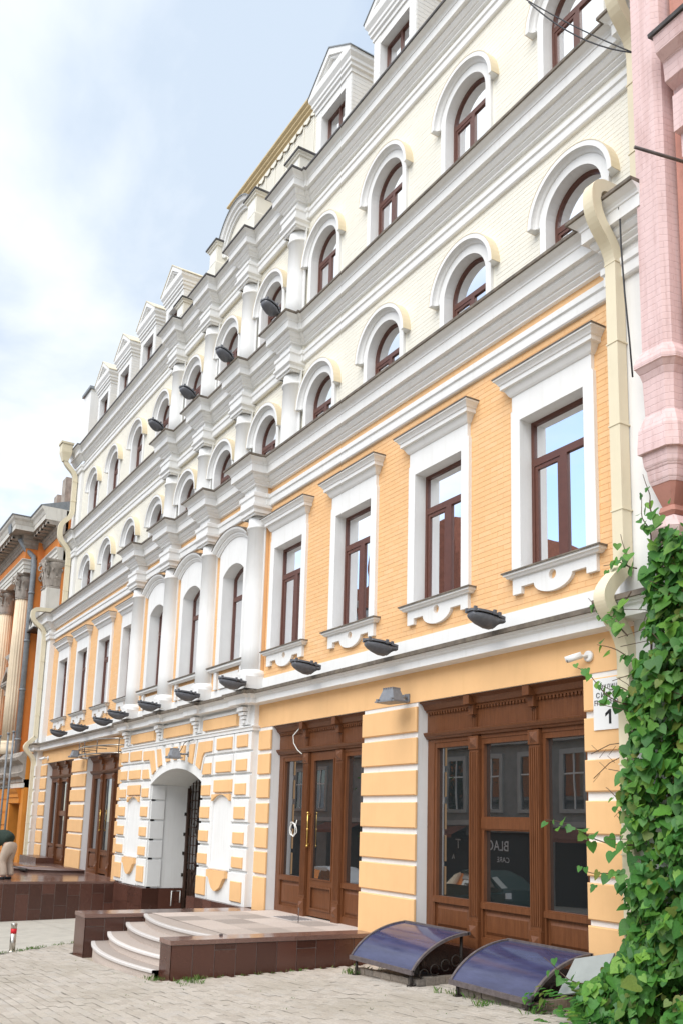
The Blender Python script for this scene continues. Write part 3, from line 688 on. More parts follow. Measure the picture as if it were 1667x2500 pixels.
# iron gate leaves
m = MB()
for i in range(17): xx = gx0+0.1+i*0.19; m.box(xx-0.012, xx+0.012, 0.86, 0.885, -0.4, gate_arch_z(xx)-0.03)
for z in [-0.05+0.22*i for i in range(15)]: m.box(gx0+.02, gx1-.02, 0.885, 0.905, z-0.012, z+0.012)
for cxx in (gx0+0.8, gx1-0.8):
    for zc in (0.9, 2.1):
        for k_ in range(8):
            a = k_*pi/4; m.tube([(cxx+.06*cos(a), 0.85, zc+.06*sin(a)), (cxx+.2*cos(a), 0.84, zc+.26*sin(a)), (cxx+.34*cos(a+.3), 0.85, zc+.36*sin(a+.3))], 0.014, 5)
m.box(gx0+.01, gx0+.09, 0.84, 0.91, -0.6, 2.9); m.box(gx1-.09, gx1-.01, 0.84, 0.91, -0.6, 2.9); m.box(-20.14, -20.05, 0.84, 0.91, -0.6, 3.2)
m.box(gx0, gx1, 0.93, 0.95, -0.6, 0.9)
part('iron_gate', m, M['gate'], BLD)
m = MB()
for z in (0.75, 1.28, 1.75, 2.25): m.box(gx0+0.0, gx0+0.02, 0.79, 0.86, z-.04, z+.04); m.box(gx1-0.10, gx1-.03, RIS-.01, RIS+.04, z-.05, z+.03)
part('gate_hinges', m, M['iron'], BLD)
m = MB(); m.tube([(gx0+.04, 0.55, 0.0), (gx0+.04, 0.55, 0.36), (gx0+.04, 0.78, 0.36), (gx0+.04, 0.78, 0.08)], 0.016, 6); part('gate_handrail', m, M['camwhite'], BLD)
# granite plinth of the centre: single tiles
pl = MB(); pl.box(-24.16, gx0-0.0, RIS-0.06, -0.01, -0.75, 0.428); pl.box(gx0-0.001, gx0+0.022, -0.2, 1.1, -0.75, 0.427); pl.box(gx1-0.22, -16.04, RIS-.10, -0.02, -0.5, 0.498)
pl.box(gx0-.001, gx0+.03, RIS-.06, 0, -0.75, .4285)
part('plinth', pl, M['granite'], BLD)
def tiles_y0(x0, x1, y, z0, z1, nx, nz, thick, parent, stag=0.0, mat='granite'):
    w = (x1-x0)/nx; h = (z1-z0)/nz
    for i in range(nx):
        o = (rp.choice((0.0, 0.10, -0.10)))*h if stag else 0
        cuts = [z0]+[z0+h*(j+1)+o for j in range(nz-1)]+[z1]
        for j in range(nz):
            m = MB(); m.box(x0+w*i+0.003, x0+w*(i+1)-0.003, y-thick, y+0.004, cuts[j]+0.003, cuts[j+1]-0.003); part('granite_tile', m, M[mat], parent)
def tiles_x(xf, y0, y1, z0, z1, w, parent, zfun=None, heights=None, seed=1, mat='granite', thick=0.012):
    """tiles on a wall facing +x at x = xf"""
    rr = random.Random(seed); y = y0; i = 0
    while y < y1-0.05:
        yb = min(y1, y+w)
        zb = z0 if zfun is None else zfun((y+yb)/2)
        cut = heights[i % len(heights)] if heights else None
        zs = [zb]+([cut] if cut and zb+0.06 < cut < z1-0.06 else [])+[z1]
        for j in range(len(zs)-1):
            m = MB(); m.box(xf-0.004, xf+thick, y+0.006, yb-0.006, zs[j]+0.005, zs[j+1]-0.005); part('granite_tile', m, M[mat], parent)
        y = yb; i += 1
tiles_y0(-24.16, gx0-0.01, RIS-0.06, -0.75, 0.425, 5, 3, 0.012, BLD, 1)
tiles_x(gx0+0.030, RIS-0.06, 0.82, -0.75, 0.425, 0.42, BLD, heights=[0.06, 0.0, 0.1])
tiles_y0(gx1-0.22, -16.04, RIS-.10, -0.5, 0.495, 6, 2, 0.012, BLD, 1)

# --- first cornice (between ground and first floor)
C1P = [(0, 4.415), (0.195, 4.43), (0.195, 4.528), (0.205, 4.54), (0.225, 4.552), (0.235, 4.575), (0.262, 4.582), (0.278, 4.605), (0, 4.612)]
C1M = [(0, 4.613), (0.292, 4.60), (0.302, 4.604), (0.302, 4.664), (0, 4.735)]
rl, rr_ = -24.12, -16.09
path1 = [(XL, -.20), (-33.77, -.20), (-33.77, 0), (rl, 0), (rl, RIS+.05)]
for cx in (-23.66, -21.20, -18.87, -16.40): path1 += [(cx-0.21, RIS+.05), (cx-0.21, RIS-.02), (cx+.21, RIS-.02), (cx+.21, RIS+.05)]
path1 += [(rr_, RIS+.05), (rr_, 0), (-6.62, 0), (-6.62, -.2), (XR, -.2)]
m = MB(); m.sweep(path1, C1P); part('cornice', m, M['white'], BLD)
m = MB(); m.sweep(path1, C1M); part('cornice_flashing', m, M['flash'], BLD)
# --- first floor wall, openings
fw = MB()
def ahole(cx, hw, z0, zs, rise, n=14):
    """opening with segmental or round head"""
    R_ = (hw*hw+rise*rise)/(2*rise); t = math.asin(min(1, hw/R_))
    if rise >= hw*0.999: t = pi/2
    return [(cx-hw, z0), (cx+hw, z0), (cx+hw, zs)]+arc(cx, zs+rise-R_, R_, pi/2-t, pi/2+t, n)[1:-1]+[(cx-hw, zs)]
A_HW, A_Z0, A_Z1 = 0.565, 5.485, 7.57
WA = lambda cx: rect(cx-A_HW-.02, cx+A_HW+.02, A_Z0-.02, A_Z1+.02)
D_HW, D_ZS, D_RISE = 0.53, 7.46, 0.20
for (a, b, ids, yy) in ((rr_+.1, XR, WING[:4], 0.0), (XL, rl+.35, WING[4:], 0.0)):
    m = MB(); m.plate([rect(a, b, 4.70, 8.975)]+[WA(CX[i]) for i in ids], yy, 0.25); part('first_floor_wall', m, M['orange'], BLD)
m = MB(); m.plate([rect(rl-.0, rr_+.09, 4.70, 8.975)]+[ahole(CX[i], D_HW+.02, A_Z0-.02, D_ZS+.01, D_RISE+.015) for i in MID], R1+.001, 0.25); part('first_floor_wall', m, M['orange'], BLD)
m = MB(); m.box(-33.42, rl, -0.03, -0.001, 4.68, 4.945); m.box(rr_+.1, -6.8, -0.03, -0.001, 4.68, 4.945); part('plinth_band', m, M['white'], BLD)
m = MB(); m.box(rl, rr_+.09, R1-0.02, R1-.001, 4.68, 4.93); part('plinth_band', m, M['white'], BLD)
# bricks
BH, BL, BG = 0.0745, 0.262, 0.0042
def bricks(x0, x1, z0, z1, y, holes, proud, seed):
    """list of bricks (x0,x1,z0,z1,y,proud) in running bond; holes = rectangles"""
    out = []; rr = random.Random(seed); z = z0; row = 0
    while z+BH <= z1+0.02:
        zt = min(z+BH, z1); free = [(x0, x1)]
        for hx0, hx1, hz0, hz1 in holes:
            if hz1 > z+0.01 and hz0 < zt-0.01:
                nf = []
                for a, b in free:
                    if hx1 <= a or hx0 >= b: nf.append((a, b))
                    else:
                        if hx0 > a: nf.append((a, hx0))
                        if hx1 < b: nf.append((hx1, b))
                free = nf
        off = (row % 2)*BL/2
        for a, b in free:
            k_ = math.floor((a-off)/BL); x = k_*BL+off
            while x < b:
                xa = max(a, x+BG/2+rr.uniform(-.002, .002)); xb = min(b, x+BL-BG/2)
                if xb-xa > 0.03: out.append((xa, xb, z+BG/2, zt-BG/2, y, proud*rr.uniform(0.75, 1.2)))
                x += BL
        z += BH; row += 1
    return out
def brick_add(mb, b):
    xa, xb, za, zb, y, p = b; y0 = y-p; e = 0.0016
    mb.add([(xa, y+.001, za), (xb, y+.001, za), (xb, y+.001, zb), (xa, y+.001, zb), (xa+e, y0, za+e), (xb-e, y0, za+e), (xb-e, y0, zb-e), (xa+e, y0, zb-e)],
           [(0, 1, 5, 4), (1, 2, 6, 5), (2, 3, 7, 6), (3, 0, 4, 7), (4, 5, 6, 7)])
fh = []
for i in WING: fh += [(CX[i]-0.70, CX[i]+0.70, A_Z0-.1, 8.0), (CX[i]-0.70, CX[i]+.70, 5.2, 5.5)]
ob = bricks(rr_+.11, -6.65, 4.948, 8.56, 0.0, fh, 0.0042, 5)+bricks(-33.4, rl-.03, 4.948, 8.56, 0.0, fh, 0.0042, 6)
mh = []
for i in MID: mh += [(CX[i]-0.70, CX[i]+0.70, A_Z0-.1, 8.1)]
ob += bricks(rl+.02, rr_+.08, 4.935, 8.56, R1, mh, 0.0042, 8)
def pix(x, y, z):
    v = Vector((x, y, z))-CAM; w = v.dot(F3)
    return (781.35+2195.68*v.dot(R3)/w, 1612.17-2195.68*v.dot(U3)/w, w)
full = [b for b in ob if abs((b[1]-b[0])-(BL-BG)) < 0.006 and abs((b[3]-b[2])-(BH-BG)) < .002]
def show(b):
    u_, v_, w_ = pix((b[0]+b[1])/2, b[4], (b[2]+b[3])/2)
    return -w_ if (0 < u_ < 1667 and 0 < v_ < 2500) else -1e9
full.sort(key=lambda b: -show(b)); sel = set(full[:295])
pb = MB(); brick_add(pb, (-(BL-BG)/2, (BL-BG)/2, -(BH-BG)/2, (BH-BG)/2, 0, 0.0042)); bme = pb.mesh('brick', M['brickorange'])
restb = MB()
for b in ob:
    if b in sel: inst('brick', bme, BLD, ((b[0]+b[1])/2, b[4], (b[2]+b[3])/2))
    else: brick_add(restb, b)
part('orange_brickwork', restb, M['brickorange'], BLD, kind='stuff')

# --- columns, their blocks and the breaks in the entablatures
COL1 = [-16.27, -18.68, -21.08, -23.53]; COLU = [-16.15, -18.52, -20.83, -23.22]
def ent_path(wall, ris, cols, hw, fwd, x_l, x_r, endp):
    p = [(XL, wall-endp), (-33.42, wall-endp), (-33.42, wall), (x_l, wall), (x_l, ris)]
    for i, c in enumerate(sorted(cols)):
        a, b = c-hw, c+hw
        if i == 0 and a <= x_l+.03: a = x_l+.03
        if i == len(cols)-1 and b >= x_r-.02: b = x_r-.02
        p += [(a, ris), (a, fwd), (b, fwd), (b, ris)]
    p += [(x_r, ris), (x_r, wall), (-6.80, wall), (-6.80, wall-endp), (XR, wall-endp)]
    return p
COR = [(0, 8.965), (0.055, 8.97), (0.055, 8.995), (0.07, 9.005), (0.10, 9.035), (0.10, 9.055), (0.125, 9.065), (0.165, 9.12), (0.165, 9.165), (0.235, 9.172), (0.235, 9.325), (0.250, 9.335), (0.252, 9.36), (0.272, 9.392), (0.315, 9.42), (0.345, 9.448), (0, 9.46)]
CORM = [(0, 9.461), (0.352, 9.449), (0.372, 9.452), (0.372, 9.492), (0, 9.53)]
ARC = [(0, 8.552), (0.045, 8.556), (0.06, 8.575), (0.06, 8.700), (0.085, 8.722), (0.085, 8.80), (0.07, 8.815), (0, 8.817)]
def storey(wall, ris, cols, hw, fwd, x_l, x_r, dz, metal, endp=0.10):
    pth = ent_path(wall, ris, cols, hw, fwd, x_l, x_r, endp)
    m = MB(); m.sweep(pth, COR, z0=dz); part('cornice', m, M['white'], BLD)
    m = MB(); m.sweep(pth, CORM, z0=dz); part('cornice_flashing', m, M[metal], BLD)
    m = MB(); m.sweep(pth, ARC, z0=dz); part('architrave', m, M['white'], BLD)
    for c in cols:
        a, b = max(c-hw, x_l+.03), min(c+hw, x_r-.02)
        m = MB(); m.box(a, b, fwd, wall, 8.816+dz, 8.966+dz); m.box(a+.02, b-.02, fwd+.02, wall, 8.36+dz, 8.553+dz); part('entablature_block', m, M['white'], BLD)
        m = MB(); pp = [(a+.01, wall), (a+.01, fwd+.01), (b-.01, fwd+.01), (b-.01, wall)]
        m.sweep(pp, [(0, 8.335+dz), (0.025, 8.34+dz), (0.025, 8.375+dz), (0.06, 8.385+dz), (0.06, 8.455+dz), (0.105, 8.50+dz), (0.105, 8.552+dz), (0, 8.553+dz)]); part('capital', m, M['white'], BLD)
storey(0.0, R1, COL1, 0.275, -0.345, -24.0, -15.985, 0.0, 'flash', 0.18)
storey(U, U-0.05, COLU, 0.275, U-0.30, -23.62, -15.80, 3.33, 'flash', 0.10)
storey(U, U-0.05, COLU, 0.275, U-0.30, -23.62, -15.80, 6.765, 'flashdark', 0.10)
# top slabs of the set-back and the main roof edge
m = MB(); m.box(XL+.05, XR, -0.02, U+.3, 9.5, 9.56); part('setback_ledge', m, M['flash'], BLD)
def column(c, yc, z0, z1, r, ped):
    m = MB(); m.lathe([(r*1.0, z0), (r*1.0, z0+.6), (r*0.985, (z0+z1)/2), (r*0.93, z1-.26), (r*1.02, z1-.25), (r*1.06, z1-.22), (r*1.02, z1-.19), (r*0.93, z1-.18), (r*0.93, z1)], c, yc, 32)
    o = part('column', m, M['white'], BLD)
    if ped:
        b_ = MB(); b_.lathe([(r*1.02, z0+.12), (r*1.10, z0+.10), (r*1.22, z0+.06), (r*1.24, z0+.02), (r*1.2, z0-.02), (r*1.2, z0-.03)], c, yc, 32); b_.box(c-r*1.2, c+r*1.2, yc-r*1.2, 0.0, z0-.28, z0-.03); part('column_base', b_, M['white'], o)
    return o
for c in COL1: column(c, -0.09, 5.0, 8.34, 0.262, True)
for c in COL1:
    m = MB(); m.box(c-.275, c+.275, R1-.025, R1-.0015, 4.93, 8.56); part('back_pilaster', m, M['white'], BLD)
for c in COLU: column(c, U-0.05, 9.52, 11.67, 0.262, False); column(c, U-0.05, 12.85, 15.10, 0.262, False)
for c in COLU:
    for za, zb in ((9.5, 11.9), (12.83, 15.32)):
        m = MB(); m.box(c-.31, c+.33, U-.075, U-.0505, za, zb); part('back_pilaster', m, M['white'], BLD)
# end pilasters of the front
for (a, b, y1) in ((XL, -33.42, -.18), (-6.80, XR, -.18)):
    m = MB(); m.box(a, b, y1, 0.02, 4.66, 8.56); m.box(a, b, y1, 0.02, 8.80, 8.98); part('end_pilaster', m, M['white'], BLD)
    m = MB(); m.box(a, b, U-.10, U+.02, 9.5, 11.9); m.box(a, b, U-.10, U+.02, 12.14, 12.30); m.box(a, b, U-.10, U+.02, 12.83, 15.33); part('end_pilaster', m, M['white' if a > -20 else 'white'], BLD)
# --- upper walls
B_HW = 0.525
def upper(z0, z1, zs, zsill, nm):
    m = MB(); m.plate([rect(XL, XR, z0, z1)]+[rect(cx-B_HW-.03, cx+B_HW+.03, zsill-.02, zs+B_HW+.02) for cx in CXU], U, U+.3); part(nm, m, M['cream'], BLD)
    hs = []
    for cx in CXU: hs += [(cx-.70, cx+.70, z0-1, zs+.5), (cx-.60, cx+.60, z0, zs+.62), (cx-.4, cx+.4, z0, zs+.72)]
    for c in COLU: hs.append((c-.31, c+.31, z0, z1))
    m = MB()
    for b in bricks(-33.4, -6.82, z0+.04, z1-.38, U, hs, 0.0042, int(z0)): brick_add(m, b)
    part('cream_brickwork', m, M['cream'], BLD, kind='stuff')
upper(9.5, 12.33, 10.77, 9.58, 'second_floor_wall')
upper(12.84, 15.75, 14.13, 12.92, 'third_floor_wall')
m = MB(); m.box(-23.62, -15.80, U-.05, U-.001, 11.9, 12.33); m.box(-23.62, -15.80, U-.05, U-.001, 15.33, 15.75); part('centre_frieze', m, M['cream'], BLD)
# body behind, so that nothing shows through
m = MB(); m.box(XL, XR, 1.32, 13.0, -0.6, 16.1); part('rear_body', m, M['cream'], BLD)
m = MB(); m.box(XL+.02, XR-.02, 0.36, 1.31, 4.7, 9.49); m.box(XL+.02, XR-.02, U+.31, 1.31, 9.491, 16.09); m.box(XL+.02, gx0-.6, 0.36, U+.3, -.5, 4.69); m.box(gx1+.6, XR-.02, 0.36, U+.3, -.5, 4.69); part('inner_lining', m, M['black'], BLD)

# ================================================================== windows (parts of the building, meshes shared)
def local(mb, nm, mats): return mb.mesh(nm, mats)
# --- first floor wings: rectangular
fr = MB(); FY = 0.15
t = 0.052
fr.plate([rect(-A_HW, A_HW, A_Z0, A_Z1), rect(-A_HW+t, A_HW-t, 7.03, A_Z1-t), rect(-A_HW+t, -0.045, A_Z0+t, 6.93), rect(0.075, A_HW-t, A_Z0+t, 6.93)], FY, FY+.07)
fr.plate([rect(-A_HW+t, -.045, A_Z0+t, 6.93), rect(-A_HW+t+.055, -.045-.055, A_Z0+t+.06, 6.93-.055)], FY+.012, FY+.06)
A_frame = fr.mesh('window', M['frame'])
def pane_mesh(loops, y, nm='pane', mat='glass'):
    m = MB(); m.plate(loops, y, y); return m.mesh(nm, M[mat])
A_p = [pane_mesh([rect(-A_HW+t, A_HW-t, 7.03, A_Z1-t)], FY+.03), pane_mesh([rect(-A_HW+t+.055, -.10, A_Z0+t+.06, 6.875)], FY+.034), pane_mesh([rect(.075, A_HW-t, A_Z0+t, 6.93)], FY+.03)]
m = MB()
m.plate([[(-.735, 5.47), (.735, 5.47), (.735, 7.73), (.71, 7.745), (.71, 7.97), (-.71, 7.97), (-.71, 7.745), (-.735, 7.73)], rect(-A_HW, A_HW, A_Z0, A_Z1)], -0.06, 0.0)
m.plate([rect(-A_HW, A_HW, A_Z0, A_Z1)[::-1]], 0.5, 0.5) if False else None
for (x0, x1, z0, z1) in ((-A_HW, -A_HW, A_Z0, A_Z1), (A_HW, A_HW, A_Z0, A_Z1)):
    m.quad((x0, 0.0, z0), (x0, FY, z0), (x0, FY, z1), (x0, 0.0, z1))
m.quad((-A_HW, 0, A_Z1), (A_HW, 0, A_Z1), (A_HW, FY, A_Z1), (-A_HW, FY, A_Z1))
A_sur = m.mesh('surround', M['white'])
m = MB(); m.sweep([(-.71, 0), (-.71, -.062), (.71, -.062), (.71, 0)], [(0, 7.945), (.015, 7.95), (.035, 7.975), (.055, 8.015), (.075, 8.055), (.075, 8.06), (.115, 8.065), (.115, 8.125), (.130, 8.132), (.14, 8.155), (.172, 8.195), (.185, 8.198), (.185, 8.222), (0, 8.225)])
m.box(-.70, .70, -.0615, -.0602, 7.94, 8.2); A_ent = m.mesh('window_cornice', M['white'])
m = MB(); m.sweep([(-.71, 0), (-.71, -.062), (.71, -.062), (.71, 0)], [(0, 8.226), (.198, 8.223), (.198, 8.238), (0, 8.285)]); A_fl = m.mesh('cornice_flashing', M['flash'])
m = MB(); m.sweep([(-.745, 0), (-.745, -.05), (.745, -.05), (.745, 0)], [(0, 5.375), (.045, 5.38), (.06, 5.405), (.085, 5.415), (.085, 5.448), (0, 5.45)]); A_sill = m.mesh('sill', M['white'])
m = MB(); m.sweep([(-.745, 0), (-.745, -.05), (.745, -.05), (.745, 0)], [(0, 5.451), (.105, 5.443), (.105, 5.463), (0, 5.483)]); m.box(-A_HW, A_HW, -.05, FY, 5.455, 5.484); A_sfl = m.mesh('sill_flashing', M['flash'])
bul = [(0.33*cos(a)*1.0, 5.245-0.168*sin(a)) for a in [pi*i/14 for i in range(15)]]
ap = [(.72, 5.40), (-.72, 5.40), (-.72, 5.155), (-.56, 5.155), (-.56, 5.245)]+[(-x, z) for x, z in bul]+[(.56, 5.245), (.56, 5.165), (.72, 5.165)]
m = MB(); m.plate([ap, arc(0, 5.287, .063, 0, 2*pi, 16)[:-1]], -.058, 0.0); A_apr = m.mesh('apron', M['white'])
for i in WING:
    w = inst('window', A_frame, BLD, (CX[i], 0, 0))
    for p in A_p: inst('pane', p, w, (CX[i], 0, 0))
    for nm, me in (('surround', A_sur), ('window_cornice', A_ent), ('cornice_flashing', A_fl), ('sill', A_sill), ('sill_flashing', A_sfl), ('apron', A_apr)): inst(nm, me, w, (CX[i], 0, 0))
# --- first floor centre: segmental heads
fr = MB(); dh = lambda hw, z0, zs, rise: ahole(0, hw, z0, zs, rise, 10)
fr.plate([dh(D_HW, A_Z0, D_ZS, D_RISE), dh(D_HW-t, 7.03, D_ZS-.02, D_RISE-.02), rect(-D_HW+t, -.04, A_Z0+t, 6.93), rect(.07, D_HW-t, A_Z0+t, 6.93)], FY, FY+.07)
D_frame = fr.mesh('window', M['frame'])
D_p = [pane_mesh([dh(D_HW-t, 7.03, D_ZS-.02, D_RISE-.02)], FY+.03), pane_mesh([rect(-D_HW+t, -.04, A_Z0+t, 6.93)], FY+.03), pane_mesh([rect(.07, D_HW-t, A_Z0+t, 6.93)], FY+.03)]
m = MB()
hd = dh(D_HW, A_Z0, D_ZS, D_RISE)
m.plate([dh(.735, 5.47, 8.00, .26), hd], R1-.05, R1)
n_ = len(hd)
m.add([(p[0], R1, p[1]) for p in hd]+[(p[0], FY, p[1]) for p in hd], [(i, (i+1) % n_, n_+(i+1) % n_, n_+i) for i in range(1, n_)])
D_sur = m.mesh('surround', M['white'])
def arch_sweep(prof, cx, R_, zc, a0, a1, n, y0, mi=0, mb=None):
    """sweep prof [(dr, p)] round an arc in the facade plane: dr outward from radius R_, p towards the street"""
    mb = mb or MB(); k = len(prof); vs = []
    for i in range(n+1):
        a = a0+(a1-a0)*i/n
        for dr, p in prof: vs.append((cx+(R_+dr)*cos(a), y0-p, zc+(R_+dr)*sin(a)))
    fs = []
    for i in range(n):
        for j in range(k-1): q = i*k+j; fs.append((q, q+1, q+k+1, q+k))
    mb.add(vs, fs, mi)
    for i in (0, n): mb.add([vs[i*k+j] for j in range(k)], [tuple(range(k))], mi)
    return mb
hwh, rsh = 0.80, 0.27; Rh = (hwh*hwh+rsh*rsh)/(2*rsh); th = math.asin(hwh/Rh); zch = 8.0+rsh-Rh
m = arch_sweep([(-.02, 0), (-.02, .07), (.0, .08), (.03, .11), (.07, .115), (.07, .14), (.12, .19), (.15, .20), (.165, .20), (.165, 0)], 0, Rh, zch, pi/2-th, pi/2+th, 16, R1); D_hood = m.mesh('arched_hood', M['white'])
m = arch_sweep([(.1655, 0), (.1655, .212), (.18, .212), (.185, 0)], 0, Rh, zch, pi/2-th, pi/2+th, 16, R1); D_hfl = m.mesh('cornice_flashing', M['flash'])
m = MB(); m.sweep([(-.86, R1), (-.86, R1-.05), (.86, R1-.05), (.86, R1)], [(0, 5.33), (.05, 5.335), (.07, 5.36), (.09, 5.37), (.09, 5.42), (0, 5.43)]); D_sill = m.mesh('sill', M['white'])
m = MB(); m.sweep([(-.86, R1), (-.86, R1-.05), (.86, R1-.05), (.86, R1)], [(0, 5.431), (.112, 5.421), (.112, 5.448), (0, 5.475)]); m.box(-D_HW, D_HW, R1-.05, FY, 5.44, 5.486); D_sfl = m.mesh('sill_flashing', M['flash'])
m = MB(); m.box(-.72, -.58, R1-.07, R1-.002, 4.94, 5.33); m.box(.58, .72, R1-.07, R1-.002, 4.94, 5.33); m.box(-.50, .50, R1-.05, R1-.002, 4.94, 5.245); D_apr = m.mesh('apron', M['white'])
for i in MID:
    w = inst('window', D_frame, BLD, (CX[i], 0, 0))
    for p in D_p: inst('pane', p, w, (CX[i], 0, 0))
    for nm, me in (('surround', D_sur), ('arched_hood', D_hood), ('cornice_flashing', D_hfl), ('sill', D_sill), ('sill_flashing', D_sfl), ('apron', D_apr)): inst(nm, me, w, (CX[i], 0, 0))
# --- upper storeys: round heads
def upper_windows(zs, zsill, ztr):
    yf = U+.13; r = B_HW; t = .05
    def full(rr, z0): return [(-rr, z0), (rr, z0)]+arc(0, zs, rr, 0, pi, 20)
    lun = [(-r+t, ztr)]+[(r-t, ztr)]+arc(0, zs, r-t, 0, pi, 18)
    fr = MB(); fr.plate([full(r, zsill), lun, rect(-r+t, -.05, zsill+t, ztr-.09), rect(.03, r-t, zsill+t, ztr-.09)], yf, yf+.07)
    fr.plate([rect(-r+t, -.05, zsill+t, ztr-.09), rect(-r+t+.05, -.10, zsill+t+.05, ztr-.14)], yf+.01, yf+.06)
    frame = fr.mesh('window', M['frame'])
    ps = [pane_mesh([lun], yf+.03), pane_mesh([rect(-r+t+.05, -.10, zsill+t+.05, ztr-.14)], yf+.034), pane_mesh([rect(.03, r-t, zsill+t, ztr-.09)], yf+.03)]
    m = MB(); op = full(r, zsill); n_ = len(op)
    m.plate([[(-.645, zsill), (-.645, zs)]+list(reversed(arc(0, zs, .70, 0.0, pi, 22)))[1:-1]+[(.645, zs), (.645, zsill)]+[(p[0], p[1]) for p in [(r, zsill)]+arc(0, zs, r, 0, pi, 22)+[(-r, zsill)]]], U-.055, U)
    m.add([(p[0], U, p[1]) for p in op]+[(p[0], yf, p[1]) for p in op], [(i, (i+1) % n_, n_+(i+1) % n_, n_+i) for i in range(1, n_)])
    sur = m.mesh('surround', M['white'])
    hood = arch_sweep([(-.125, .0), (-.125, .07), (-.115, .085), (-.09, .10), (-.075, .125), (-.07, .165), (.0, .165), (.0, 0)], 0, .79, zs, 0.0, pi, 26, U).mesh('arched_hood', M['white'])
    rim = arch_sweep([(.0005, 0), (.0005, .170), (.010, .170), (.012, 0)], 0, .79, zs, 0.0, pi, 26, U).mesh('hood_edge', M['hoodedge'])
    for cx in CXU:
        w = inst('window', frame, BLD, (cx, 0, 0))
        for p in ps: inst('pane', p, w, (cx, 0, 0))
        inst('surround', sur, w, (cx, 0, 0)); inst('arched_hood', hood, w, (cx, 0, 0)); inst('hood_edge', rim, w, (cx, 0, 0))
upper_windows(10.77, 9.57, 10.74)
upper_windows(14.13, 12.90, 14.15)

